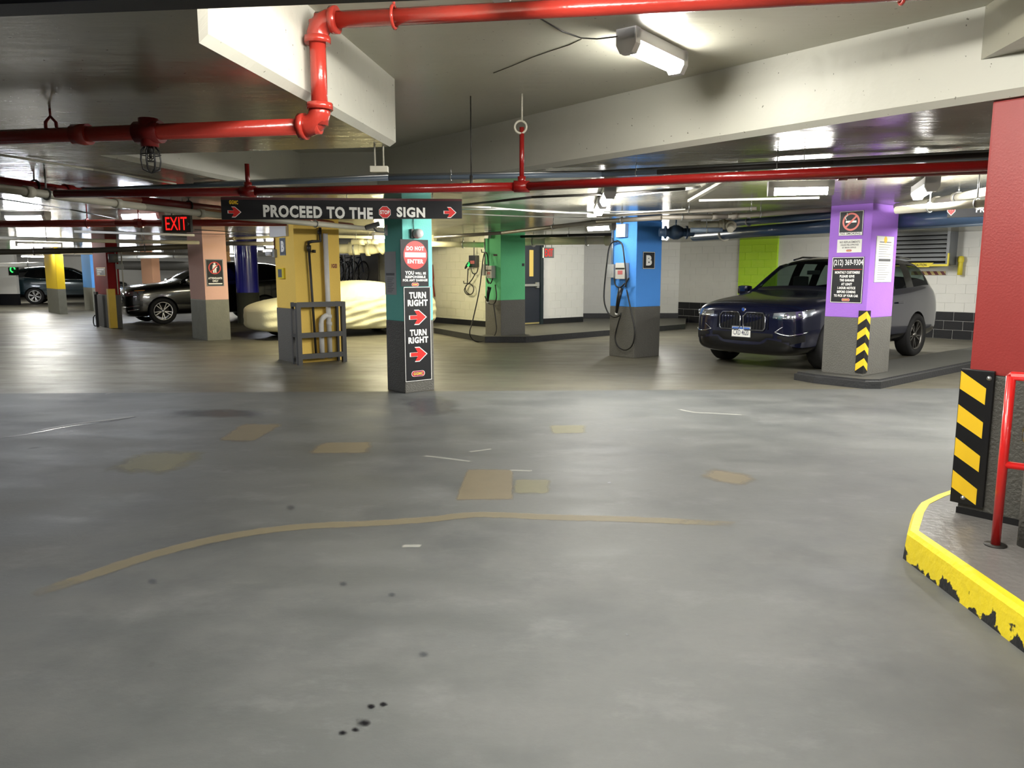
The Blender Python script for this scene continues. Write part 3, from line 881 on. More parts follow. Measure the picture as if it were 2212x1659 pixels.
# sprinkler main with the drop past the beam
lowz = 2.20
ris = atz(692, 272, lowz)
topz = aty(688, 45, ris.y).z
lo_l = atz(-160, 303, lowz) ; up_r = ris + dirv(98.5) * 4.4; up_r.z = topz + .0
mainp = pipe('red sprinkler pipe dropping with two elbows past the white beam', [lo_l, Vector((ris.x, ris.y, lowz)), Vector((ris.x, ris.y, topz)), up_r], 0.041, M_PIPEO, couplings=((0, .42),), hangers=((2, .09, ZH), (2, .62, ZH)), rodm=M_PIPEO)
pl = atz(322, 286, lowz) - lo_l
hh = atz(112, 293, lowz) - lo_l
hb = MB().tube([hh + Vector((-.03, 0, .0)), hh + Vector((-.028, 0, .07)), hh + Vector((0, 0, .10)), hh + Vector((.028, 0, .07)), hh + Vector((.03, 0, 0))], .009, 6)
hb.cyl(hh + Vector((0, 0, .09)), hh + Vector((0, 0, ZL - lowz)), .006, 6).build('clevis_hanger', M_PIPED, mainp)
MB().cyl(pl + Vector((-.07, .013, 0)), pl + Vector((.07, -.013, 0)), .058, 14).cyl(pl, pl + Vector((0, 0, -.075)), .045, 12).cyl(pl, pl + Vector((0, 0, .07)), .05, 12).build('tee', M_PIPED, mainp)
# caged sprinkler head under the tee
sp = thing('sprinkler_head', 'sprinkler head in a black wire cage under the red pipe', 'sprinkler', lo_l + pl + Vector((0, 0, -.075)))
MB().cyl((0, 0, 0), (0, 0, -.03), .018, 10).cyl((0, 0, -.03), (0, 0, -.06), .008, 8).cyl((0, 0, -.07), (0, 0, -.075), .022, 12).tube([(-.015, 0, -.03), (-.02, 0, -.05), (0, 0, -.07), (.02, 0, -.05), (.015, 0, -.03)], .003, 6).build('head', M_DARKM, sp)
cg = MB()
for k in range(4):
    a = math.pi * k / 4
    prof = [(.028, .0), (.046, -.02), (.052, -.07), (.044, -.115), (.0, -.135)]
    pp = [(r * math.cos(a), r * math.sin(a), z) for r, z in prof] + [(-r * math.cos(a), -r * math.sin(a), z) for r, z in prof[::-1][1:]]
    cg.tube(pp, .0035, 6)
cg.tube([(.05 * math.cos(2 * math.pi * k / 16), .05 * math.sin(2 * math.pi * k / 16), -.04) for k in range(16)], .003, 6, closed=True)
cg.build('cage', M_BLACK, sp)

# long branch line across the lane
mz = 2.12
m0, m1, m2, m3 = atz(120, 419, mz), atz(540, 414, mz), atz(1130, 403, mz), atz(2300, 350, mz)
branch = pipe('long red sprinkler branch pipe crossing the lane above the black overhead sign', [m0, m1, m2, m3], 0.034, M_PIPER, elbow=False, couplings=((1, .985), (0, .99)))
def dropper(x0, y0, zt, rad=.019):
    b = atz(x0, y0, mz); q = b - m0
    MB().cyl(q + Vector((0, 0, .0)), q + Vector((0, 0, zt - mz)), rad, 10).cyl(q + Vector((0, 0, .02)), q + Vector((0, 0, .075)), rad * 1.7, 10).cyl(q + Vector((-.06, 0, 0)), q + Vector((.06, 0, 0)), .046, 12).build('dropper', M_PIPER, branch)
dropper(1127, 403, aty(1127, 275, m2.y).z)
dropper(536, 414, ZL)
q = atz(1018, 405, mz) - m0
MB().cyl(q, q + Vector((0, 0, ZH - mz)), .005, 6).cyl(q + Vector((0, 0, -.03)), q + Vector((0, 0, .09)), .012, 8).build('hanger_rod', M_DARKM, branch)
q = atz(820, 385, mz) - m0
MB().cyl(q + Vector((-.03, 0, .08)), q + Vector((-.03, 0, ZH - mz)), .006, 6).cyl(q + Vector((.03, 0, .08)), q + Vector((.03, 0, ZH - mz)), .006, 6).box(tuple(q + Vector((-.06, -.03, .04))), tuple(q + Vector((.06, .03, .08)))).build('trapeze_hanger', M_PIPEW, branch)
# ring hook above the tall dropper
hz = aty(1127, 275, m2.y).z
hk = atz(1127, 403, mz)
ring = thing('ceiling_hook', 'pale ring hook above the tall red dropper', 'hook', (hk.x, hk.y, hz))
MB().tube([(.045 * math.cos(2 * math.pi * k / 20) - .01, -.01, .045 * math.sin(2 * math.pi * k / 20)) for k in range(20)], .009, 7, closed=True).build('ring', M_PIPEW, ring)
MB().cyl((0, -.01, .045), (0, -.01, ZH - hz), .008, 8).build('rod', M_PIPEW, ring)

SIGNROD = M_STEEL
pipe('steel blue conduit running beside the long red branch pipe', [atz(180, 410, 2.26), atz(840, 385, 2.26), atz(1300, 377, 2.26), atz(2160, 338, 2.26)], .02, mat('blue_grey_pipe', (104, 118, 134), .35), elbow=False, hangers=((1, .3, ZL), (2, .1, ZL), (2, .55, ZL)))
pipe('bare steel conduit above the steel blue conduit', [atz(420, 397, 2.315), atz(840, 379, 2.315), atz(1300, 371, 2.315), atz(2160, 326, 2.315)], .014, M_STEEL, elbow=False)
pipe('glossy red pipe passing behind the big red exit sign', [aty(-60, 484, 10.2), aty(250, 482, 10.4), aty(620, 481, 10.8)], .047, M_PIPEO, elbow=False, couplings=((1, .13),), hangers=((0, .8, ZL), (1, .13, ZL)), rodm=M_PIPER)
pipe('pale drain pipe slanting across to the mustard column', [atz(-50, 400, 2.14), atz(310, 447, 2.14), atz(480, 466, 2.14), atz(832, 497, 2.14)], .036, M_PIPEW, elbow=False, couplings=((0, .25), (0, .8), (1, .7)), hangers=((0, .35, ZL), (2, .5, ZL)))
pipe('dark red pipe above the pale drain pipe', [atz(-50, 386, 2.265), atz(300, 432, 2.265), atz(500, 455, 2.265), atz(760, 488, 2.265)], .045, M_PIPED, elbow=False, couplings=((0, .5), (0, .62)), hangers=((0, .3, ZL), (1, .5, ZL)), rodm=M_DARKM)
pipe('thin pale conduit clipped to the ceiling near the caged sprinkler', [atz(-40, 328, 2.325), atz(200, 366, 2.325), atz(380, 397, 2.325)], .009, M_PIPEW, elbow=False)
pipe('thin dark cable sagging in front of the strip lamps', [atz(-30, 425, 2.24), atz(150, 452, 2.22), atz(290, 481, 2.2), atz(420, 496, 2.2), atz(620, 508, 2.22)], .007, M_DARKM, elbow=False, name='cable', cat='cable')
pipe('second thin cable strung past the pink column top', [atz(200, 497, 2.2), atz(340, 504, 2.2), atz(620, 507, 2.25)], .005, M_DARKM, elbow=False, name='cable', cat='cable')
pipe('olive grey pipe above the dark red column', [aty(-60, 512, 14), aty(250, 521, 15), aty(430, 524, 16)], .036, M_PIPEW, elbow=False, hangers=((0, .5, ZL), (1, .3, ZL)))
pipe('white conduit next to the olive grey pipe', [aty(160, 500, 13), aty(420, 508, 14)], .02, mat('white_conduit', (225, 225, 220), .4), elbow=False)
pipe('dark duct pipe over the far parked cars', [aty(-60, 545, 19), aty(200, 541, 20), aty(420, 532, 21)], .07, mat('dark_duct', (96, 90, 76), .5), elbow=False, hangers=((0, .5, ZL), (1, .5, ZL)))
pipe('pale pipe crossing above the bright yellow column', [aty(-60, 546, 22), aty(130, 546, 22.5), aty(420, 549, 24)], .045, M_PIPEW, elbow=False, couplings=((1, .4),), hangers=((1, .1, ZL),))
pipe('grey pipe low over the dark teal suv', [aty(-80, 575, 30), aty(95, 571, 31)], .09, mat('white_conduit', (225, 225, 220), .4), elbow=False, hangers=((0, .8, ZL),))
pipe('pale pipe above the far wall cars', [aty(255, 556, 30), aty(410, 553, 28)], .06, mat('white_conduit', (225, 225, 220), .4), elbow=False, hangers=((0, .3, ZL), (0, .8, ZL)))
pipe('wide grey duct along the far wall', [aty(250, 573, 40), aty(440, 575, 36)], .22, mat('grey_duct', (122, 122, 118), .5), elbow=False)
pipe('thin pipe beside the round navy column top', [aty(484, 516, 18), aty(600, 511, 17)], .03, M_PIPEC, elbow=False, couplings=((0, .2),))
pipe('grey duct pipe behind the round navy column top', [aty(484, 526, 19), aty(610, 526, 18)], .05, M_PIPEW, elbow=False)
# over the covered car
pipe('thick cream wrapped pipe over the covered car', [aty(700, 538, 18.9), aty(818, 536, 18.9), aty(836, 520, 18.9), aty(940, 512, 18.6)], .115, M_PIPEC, couplings=((0, .55),), hangers=((0, .55, ZL),))
pipe('thin cream pipe above the thick cream wrapped pipe', [aty(700, 510, 17.8), aty(840, 514, 17.6)], .035, M_PIPEC, elbow=False, hangers=((0, .5, ZL),))
pipe('small cream pipe joined to the thin cream pipe', [aty(760, 523, 18.1), aty(832, 519, 18.0)], .06, M_PIPEC, elbow=False, couplings=((0, .3), (0, .7)), hangers=((0, .5, ZL),))
pipe('pale pipe over the cream wall charger', [aty(930, 527, 17.5), aty(1048, 529, 17.2)], .06, M_PIPEC, elbow=False, hangers=((0, .6, ZL),))
pipe('large pale pipe over the exit door', [aty(1090, 524, 18.2), aty(1180, 521, 17.6), aty(1330, 519, 16.8)], .085, M_PIPEW, elbow=False, couplings=((1, .92),), hangers=((0, .7, ZL), (1, .6, ZL)))
pipe('dark conduit over the large pale pipe', [aty(1090, 512, 17), aty(1330, 506, 15.5)], .03, M_DARKM, elbow=False, hangers=((0, .6, ZL),))
pipe('grey brown pipe running past the blue and purple columns', [atz(940, 512, 2.2), atz(1085, 503, 2.2), atz(1290, 479, 2.2), atz(1430, 470, 2.2), atz(1572, 467, 2.22), atz(1811, 452, 2.298)], .032, mat('grey_brown_pipe', (128, 122, 112), .4), elbow=False, couplings=((3, .8), (4, .06)), hangers=((1, .6, ZL), (2, .4, ZL), (3, .3, ZL), (4, .3, ZL)))
pipe('slim grey conduit over the grey brown pipe', [atz(1290, 466, 2.25), atz(1430, 459, 2.25), atz(1634, 450, 2.25)], .022, mat('grey_brown_pipe', (128, 122, 112), .4), elbow=False, hangers=((1, .3, ZL), (1, .95, ZL)))
WIRES = (((998, 452), (1100, 452), (1230, 458), (1420, 456)), ((998, 446), (1060, 448), (1170, 458), (1330, 462), (1480, 452)), ((1000, 462), (1120, 467), (1300, 472)), ((1000, 443), (1150, 426), (1330, 418), (1480, 408)))
WL = ('white cable strung from the black sign to the end to end lamps', 'lower white cable sagging toward the blue column', 'thin white cable over the mint green column', 'dark conduit slanting from the black sign to the lamps')
for w_, l_ in zip(WIRES, WL):
    pipe(l_, [atz(x, y_, 2.25 if 'lower' in l_ else 2.29) for x, y_ in w_], .008 if 'conduit' not in l_ else .014, M_DARKM if 'dark' in l_ else mat('white_conduit', (225, 225, 220), .4), elbow=False, name='cable', cat='cable')
pipe('white conduit under the lamp of the purple column', [atz(1510, 433, 2.23), atz(1770, 427, 2.23)], .012, mat('white_conduit', (225, 225, 220), .4), elbow=False)
MB().bar(atz(1490, 434, 2.29), atz(1600, 371, 2.31), .05, .03).build('strut_channel', M_PIPEW, None, 'pale steel strut channel fixed slantwise to the ceiling', 'strut')
pipe('white conduit leading up to the slanted strut channel', [atz(1330, 424, 2.31), atz(1480, 408, 2.31), atz(1512, 404, 2.31)], .016, mat('white_conduit', (225, 225, 220), .4), elbow=False)
# blue water mains
pipe('thick blue water pipe running behind the purple column', [atz(1500, 510, 2.15), atz(1820, 486, 2.15), atz(2180, 462, 2.15)], .095, M_PIPEB, elbow=False, hangers=((0, .25, ZL), (1, .35, ZL)), rodm=M_PIPEW)
pipe('upper blue water pipe above the thick blue one', [atz(1578, 482, 2.25), atz(1800, 464, 2.25)], .05, M_PIPEB, elbow=False, hangers=((0, .2, ZL),))
pipe('slim blue grey pipe under the thick blue one', [atz(1500, 514, 2.18), atz(1820, 499, 2.18), atz(2160, 482, 2.18)], .028, mat('blue_grey_pipe', (104, 118, 134), .35), elbow=False, hangers=((0, .15, ZL), (0, .6, ZL)))
vb = atz(1460, 502, 2.13)
vv_ = thing('valve', 'round dark blue valve body beside the blue column', 'valve', vb)
MB().cyl((0, 0, .1), (0, 0, ZL - 2.13), .012, 8).lathe([(0, -.13), (.08, -.115), (.12, -.04), (.12, .04), (.08, .115), (0, .13)], 'x', seg=20).build('body', M_PIPEB, vv_)
MB().cyl((-.28, 0, 0), (.3, 0, 0), .07, 14).build('pipe_stub', M_PIPEB, vv_)
MB().cyl((.16, 0, 0), (.19, 0, 0), .11, 16).build('flange', M_PIPEB, vv_)
MB().cyl((-.19, 0, 0), (-.16, 0, 0), .11, 16).build('flange', M_PIPEB, vv_)
pipe('beige pipe bracket run beside the blue valve', [atz(1488, 486, 2.2), atz(1580, 484, 2.2), atz(1578, 496, 2.1)], .05, M_PIPEW, couplings=((0, .2), (0, .8)))
pipe('short grey pipe under the beige bracket run', [atz(1492, 497, 2.08), atz(1560, 497, 2.08)], .035, mat('blue_grey_pipe', (104, 118, 134), .35), elbow=False, hangers=((0, .5, ZL),))
pipe('pale pipe passing from the purple to the bright red column', [atz(1937, 446, 2.295), atz(2010, 438, 2.26), atz(2180, 404, 2.2)], .042, M_PIPEW, elbow=False, couplings=((1, .1), (1, .4)), hangers=((1, .42, ZL),))
pipe('second pale pipe just under the first near the bright red column', [atz(1936, 454, 2.06), atz(2160, 436, 2.06)], .035, M_PIPEW, elbow=False, hangers=((0, .35, ZL), (0, .8, ZL)))
pipe('dark pipe against the ceiling over the purple column', [atz(1420, 372, 2.23), atz(1800, 352, 2.23), atz(2170, 333, 2.23)], .02, M_DARKM, elbow=False, hangers=((0, .7, ZL),))
pipe('dark red pipe ending in a valve over the purple column', [atz(1640, 382, 2.2), atz(1830, 378, 2.2), atz(2170, 366, 2.2)], .03, M_PIPED, elbow=False, couplings=((0, .95), (1, .1)))
# ================================================================== CARS
M_TYRE = mat('tyre_rubber', (20, 20, 21), 0.75, var=0.15, scale=20)
M_RIM = mat('silver_alloy', (190, 190, 192), 0.3, 0.9, var=0.05)
M_RIMD = mat('two_tone_alloy', (120, 118, 114), 0.3, 0.9, var=0.08)
M_ARCH = mat('arch_liner', (9, 9, 10), 0.8)
M_TRIM = mat('gloss_black_trim', (10, 10, 12), 0.15, coat=0.3)
M_CHROME = mat('chrome_trim', (210, 212, 215), 0.12, 1.0, var=0.02)
M_LENS = glassmat('lamp_glass', (235, 240, 245), 0.03, 0.75)
M_LIGHTI = mat('lamp_reflector', (200, 204, 210), 0.15, 0.9)
M_GLASS = glassmat('tinted_car_glass', (190, 205, 200), 0.02, 0.7)
M_GLASSD = glassmat('dark_car_glass', (60, 66, 66), 0.02, 0.3)
M_SEAT = mat('dark_upholstery', (24, 24, 26), 0.7)

def paint(nm, rgb):
    return mat(nm, rgb, 0.22, 0.3, var=0.03, coat=1.0, spec=0.5)

# ring of the half section: (kind, value); see ring()
def ring(st):
    x, zb, zt, zB, w = st['x'], st['zb'], st['zt'], st['belt'], st['w']
    gh = zt - zB
    s = max(0.0, min(1.0, (gh - .06) / .45))
    L = lambda a, b: a + (b - a) * s
    tumble = st.get('tum', .74)
    pts = [(0, zb), (.72 * w, zb), (.93 * w, zb + .05), (.985 * w, zb + .16 * (zB - zb) + .03), (w, zb + .42 * (zB - zb)), (.992 * w, zb + .66 * (zB - zb)),
           (.985 * w, zb + .86 * (zB - zb)), (L(.95, .955) * w, zB - .005), (L(.92, .925) * w, zB + L(.012, .02)),
           (L(.86, (.925 + tumble) / 2 + .012) * w, zB + L(.4, .5) * gh), (L(.78, tumble) * w, zt - L(.3 * gh, .105)), (L(.66, tumble - .05) * w, zt - L(.18 * gh, .045)), (L(.4, .42) * w, zt - L(.05 * gh, .012)), (0, zt)]
    return [(x, y, z) for y, z in pts]
NR = 14
def loft_car(stations, assign, name):
    """assign(i, j) -> material index of the quad between station i,i+1 and ring j,j+1"""
    bm = bmesh.new(); rows = []
    for st in stations:
        half = ring(st)
        full = half + [(p[0], -p[1], p[2]) for p in half[-2:0:-1]]
        rows.append([bm.verts.new(p) for p in full])
    n = len(rows[0])
    for i in range(len(rows) - 1):
        for k in range(n):
            k2 = (k + 1) % n
            j = k if k < NR - 1 else (2 * (NR - 1) - 1 - k)
            f = bm.faces.new((rows[i][k], rows[i][k2], rows[i + 1][k2], rows[i + 1][k]))
            f.material_index = assign(i, j); f.smooth = True
    for row, flip in ((rows[0], True), (rows[-1], False)):
        # close the end with a strip of quads
        for k in range(NR - 1):
            a, b = row[k], row[k + 1]; c, d = row[(n - k - 1) % n], row[(n - k) % n]
            vs = [a, b, c, d]
            vs = [v for q, v in enumerate(vs) if v not in vs[:q]]
            if len(vs) >= 3:
                f = bm.faces.new(vs); f.material_index = 0; f.smooth = True
    bmesh.ops.recalc_face_normals(bm, faces=bm.faces[:])
    me = bpy.data.meshes.new(name); bm.to_mesh(me); bm.free()
    return me

def apply_mods(me, cutters, levels=2):
    o = bpy.data.objects.new('tmp', me); COL.objects.link(o)
    m = o.modifiers.new('s', 'SUBSURF'); m.levels = levels; m.render_levels = levels
    cs = []
    for c in cutters:
        co = bpy.data.objects.new('tmpc', c); COL.objects.link(co); cs.append(co)
        b = o.modifiers.new('b', 'BOOLEAN'); b.operation = 'DIFFERENCE'; b.object = co; b.solver = 'EXACT'
    bpy.context.view_layer.update()
    dg = bpy.context.evaluated_depsgraph_get()
    out = bpy.data.meshes.new_from_object(o.evaluated_get(dg), depsgraph=dg)
    for c in cs: bpy.data.objects.remove(c)
    bpy.data.objects.remove(o)
    return out

def split(me, names, mats, parent):
    """one child per material index"""
    for idx, (nm, mt) in enumerate(zip(names, mats)):
        bm = bmesh.new(); bm.from_mesh(me)
        dead = [f for f in bm.faces if f.material_index != idx]
        if len(dead) == len(bm.faces): bm.free(); continue
        bmesh.ops.delete(bm, geom=dead, context='FACES')
        for f in bm.faces: f.material_index = 0
        bm.verts.index_update()
        if nm in ('body', 'sill_cladding'):
            m2 = bpy.data.meshes.new(nm); bm.to_mesh(m2); bm.free(); m2.materials.append(mt)
            link(nm, m2, parent); continue
        left = set(bm.faces)
        while left:                          # every loose piece is a part of its own
            stack = [left.pop()]; isl = [stack[0]]
            while stack:
                f = stack.pop()
                for e in f.edges:
                    for g in e.link_faces:
                        if g in left: left.remove(g); stack.append(g); isl.append(g)
            ix = {}; vs = []; fs = []
            for f in isl:
                q = []
                for v in f.verts:
                    if v.index not in ix: ix[v.index] = len(vs); vs.append(v.co.copy())
                    q.append(ix[v.index])
                fs.append(q)
            m2 = bpy.data.meshes.new(nm); m2.from_pydata(vs, [], fs); m2.materials.append(mt)
            m2.polygons.foreach_set('use_smooth', [True] * len(fs))
            link(nm, m2, parent)
        bm.free()

def wheel(parent, x, y, r, rim_m, side, spokes=10, width=.25, dbl=True):
    """wheel at the hub; side = +1 when the outer face looks to +y"""
    w = width / 2
    b = MB().lathe([(r * .70, -w * .9), (r * .93, -w), (r, -w * .7), (r, w * .7), (r * .93, w), (r * .70, w * .9), (r * .66, w * .5), (r * .66, -w * .5), (r * .70, -w * .9)], 'y', seg=40)
    ty = b.build('wheel', M_TYRE, parent); ty.location = (x, y, r)
    rb = MB(); R0 = r * .69; f = side * w * .85
    rb.lathe([(R0, -w * .85), (R0 * .93, -w * .6), (R0 * .93, w * .6), (R0, w * .85), (R0 * .985, w * .92), (R0 * .9, w * .7)] if side > 0 else [(R0, w * .85), (R0 * .93, w * .6), (R0 * .93, -w * .6), (R0, -w * .85), (R0 * .985, -w * .92), (R0 * .9, -w * .7)], 'y', seg=40)
    rb.lathe([(0, f * .85), (r * .13, f * .85), (r * .15, f * .6), (r * .15, 0)], 'y', seg=20)
    for k in range(spokes):
        a = 2 * math.pi * k / spokes + (.12 if dbl and k % 2 else -.12 if dbl else 0)
        c, s = math.cos(a), math.sin(a)
        a0 = a + (.16 if k % 2 else -.16) if dbl else a
        p0 = Vector((math.cos(a0) * r * .1, f * .62, math.sin(a0) * r * .1)); p1 = Vector((c * R0 * .97, f * .72, s * R0 * .97))
        rb.bar(p0, p1, r * .055, r * .07, up=(0, 1, 0))
    rb.build('rim', rim_m, ty)
    db = MB().lathe([(0, f * .1), (r * .5, f * .1), (r * .5, f * .0)], 'y', seg=24)
    db.build('brake_disc', M_DARKM, ty)
    return ty

SUV = [  # x, underside, centre-line height, belt / bonnet edge, half width
    dict(x=2.395, zb=.40, zt=.79, belt=.74, w=.62), dict(x=2.37, zb=.27, zt=.92, belt=.84, w=.80), dict(x=2.30, zb=.22, zt=.99, belt=.90, w=.90),
    dict(x=2.10, zb=.21, zt=1.045, belt=.955, w=.965), dict(x=1.75, zb=.22, zt=1.095, belt=1.00, w=.99), dict(x=1.30, zb=.24, zt=1.14, belt=1.045, w=1.0),
    dict(x=1.00, zb=.25, zt=1.18, belt=1.075, w=1.0), dict(x=.86, zb=.25, zt=1.22, belt=1.085, w=1.0, tum=.80),
    dict(x=.50, zb=.25, zt=1.455, belt=1.095, w=1.0, tum=.79), dict(x=.12, zb=.25, zt=1.66, belt=1.10, w=1.0, tum=.76), dict(x=-.05, zb=.25, zt=1.70, belt=1.105, w=1.0), dict(x=-.45, zb=.25, zt=1.745, belt=1.115, w=1.0),
    dict(x=-.62, zb=.25, zt=1.75, belt=1.12, w=1.0), dict(x=-1.20, zb=.25, zt=1.745, belt=1.14, w=.995), dict(x=-1.36, zb=.25, zt=1.74, belt=1.15, w=.99), dict(x=-1.90, zb=.26, zt=1.69, belt=1.19, w=.97),
    dict(x=-2.12, zb=.28, zt=1.645, belt=1.20, w=.955), dict(x=-2.32, zb=.30, zt=1.40, belt=1.17, w=.94), dict(x=-2.47, zb=.33, zt=1.13, belt=1.02, w=.92), dict(x=-2.54, zb=.36, zt=.98, belt=.90, w=.86), dict(x=-2.56, zb=.45, zt=.90, belt=.84, w=.70)]

def suv_assign(i, j):
    # 0 paint, 1 windscreen, 2 side glass, 3 sill cladding, 4 rear glass, 5 roof rail trim, 7 pillar trim
    if j <= 2: return 3
    if 7 <= i <= 9 and j >= 10: return 1
    if 8 <= i <= 15 and 8 <= j <= 9:
        if i in (11, 13): return 7
        return 2
    if i in (16,) and j >= 10: return 4
    return 0

def make_car(name, label, loc, hd, pm, stations=SUV, rims=M_RIM, glass=M_GLASS, detail=2, r=.375, ax=(1.49, -1.49), sx=1, sy=1, sz=1, spokes=10, levels=2, side_m=None):
    """loc = ground under the middle of the wheelbase, hd = heading (degrees clockwise from +Y)"""
    t = thing(name, label, 'car', (loc[0], loc[1], 0), R(90 - hd))
    st = [dict(s, x=s['x'] * sx, w=s['w'] * sy, zb=s['zb'], zt=.25 + (s['zt'] - .25) * sz, belt=.25 + (s['belt'] - .25) * sz) for s in stations]
    me = loft_car(st, suv_assign, name)
    cut = []
    for x in ax:
        for sd in (-1, 1):
            c = MB(); n = 28
            y0, y1 = sd * .62, sd * 1.3
            c.add([(x + math.cos(2 * math.pi * k / n) * r * 1.13, y0, r * .98 + math.sin(2 * math.pi * k / n) * r * 1.13) for k in range(n)] + [(x + math.cos(2 * math.pi * k / n) * r * 1.13, y1, r * .98 + math.sin(2 * math.pi * k / n) * r * 1.13) for k in range(n)],
                  [list(range(n))[::-1], list(range(n, 2 * n))] + [(k, (k + 1) % n, n + (k + 1) % n, n + k) for k in range(n)], 0)
            cm = c.mesh('cut')
            for _ in range(7): cm.materials.append(M_ARCH)
            for p_ in cm.polygons: p_.material_index = 6
            cut.append(cm)
    for mm in range(8): me.materials.append(M_ARCH)
    me = apply_mods(me, cut, levels)
    split(me, ['body', 'windscreen', 'side_window', 'sill_cladding', 'rear_window', 'roof_trim', 'wheel_arch', 'pillar_trim'],
          [pm, glass, glass, side_m or M_TRIM, glass, M_TRIM, M_ARCH, M_TRIM], t)
    for x in ax:
        for sd in (-1, 1):
            wheel(t, x, sd * (.86 * sy + .02), r, rims, sd, spokes)
    # mirrors
    for sd in (-1, 1):
        b = MB().cbox((.66 * sx, sd * .95 * sy - (.0 if sd > 0 else .22), 1.05 * sz + .03), (.82 * sx, sd * .95 * sy + (.22 if sd > 0 else 0), 1.05 * sz + .19), .06)
        b.bar((.70 * sx, sd * .93 * sy, 1.08 * sz), (.70 * sx, sd * 1.04 * sy, 1.09 * sz + .02), .05, .03)
        mo = b.build('mirror', pm, t)
    for sd in (-1, 1):                       # windscreen pillars
        pp = []
        for s_ in st[7:11]:
            q = ring(s_)[10]; pp.append(Vector((q[0] - .0, sd * q[1], q[2])))
        q = ring(st[6])[9]; pp.insert(0, Vector((q[0] - .05, sd * q[1], q[2] - .01)))
        MB().tube(pp, [.03, .034, .034, .034, .03], 8).build('pillar', pm, t)
    # simple cabin so that the glass has something behind it
    cab = MB()
    for (x, y_) in ((.1, .38), (.1, -.38)):
        cab.cbox((x - .12, y_ - .24, .55), (x + .1, y_ + .24, 1.18), .05).cbox((x - .09, y_ - .12, 1.2), (x + .04, y_ + .12, 1.4), .04).cbox((x, y_ - .25, .55), (x + .5, y_ + .25, .72), .05)
    cab.cbox((-.95, -.65, .55), (-.75, .65, 1.2), .05)
    cab.build('seat', M_SEAT, t)
    MB().box((.68 * sx, -.8, .8), (.86 * sx, .8, 1.06)).build('dashboard', M_SEAT, t)
    return t

from mathutils.bvhtree import BVHTree
class Skin:
    """finds the body surface of a car so that trim sits on it"""
    def __init__(s, car):
        b = [c for c in car.children if c.name.split('.')[0] == 'body'][0]
        vs = [v.co.copy() for v in b.data.vertices]; s.t = BVHTree.FromPolygons(vs, [list(q.vertices) for q in b.data.polygons]); s.car = car
    def front(s, y, z, off=.006):
        o = Vector((3.6, y * 1.75, z)); d = (Vector((1.5, y * .8, z)) - o).normalized()
        h = s.t.ray_cast(o, d)
        if h[0] is None: return Vector((2.2, y, z))
        return h[0] + h[1] * off if h[1].dot(d) < 0 else h[0] - h[1] * off
    def side(s, x, z, sd, off=.006):
        h = s.t.ray_cast(Vector((x, sd * 3, z)), Vector((0, -sd, 0)))
        if h[0] is None: return Vector((x, sd * 1.0, z))
        return h[0] + Vector((0, sd * off, 0))
    def tube(s, pts, r, m, name, off=.004, sub=4):
        P = []
        for i in range(len(pts) - 1):
            for k in range(sub):
                t_ = k / sub
                P.append(s.front(pts[i][0] + (pts[i + 1][0] - pts[i][0]) * t_, pts[i][1] + (pts[i + 1][1] - pts[i][1]) * t_, off))
        P.append(s.front(pts[-1][0], pts[-1][1], off))
        return MB().tube(P, r, 6).build(name, m, s.car)
    def patch(s, lower, upper, m, name, off=.006, n=10, k=3):
        """lower / upper: polylines of (y, z), equal length"""
        def at(L, t_):
            q = t_ * (len(L) - 1); i = min(int(q), len(L) - 2); f = q - i
            return (L[i][0] + (L[i + 1][0] - L[i][0]) * f, L[i][1] + (L[i + 1][1] - L[i][1]) * f)
        v = []; fs = []
        for i in range(n + 1):
            a, b = at(lower, i / n), at(upper, i / n)
            for j in range(k + 1):
                f = j / k
                v.append(s.front(a[0] + (b[0] - a[0]) * f, a[1] + (b[1] - a[1]) * f, off))
        for i in range(n):
            for j in range(k):
                q = i * (k + 1) + j; fs.append((q, q + 1, q + k + 2, q + k + 1))
        b = MB(); b.add(v, fs, 0, True)
        return b.build(name, m, s.car)
M_HLB = mat('lamp_bowl', (150, 156, 166), .16, .75, coat=1.0)

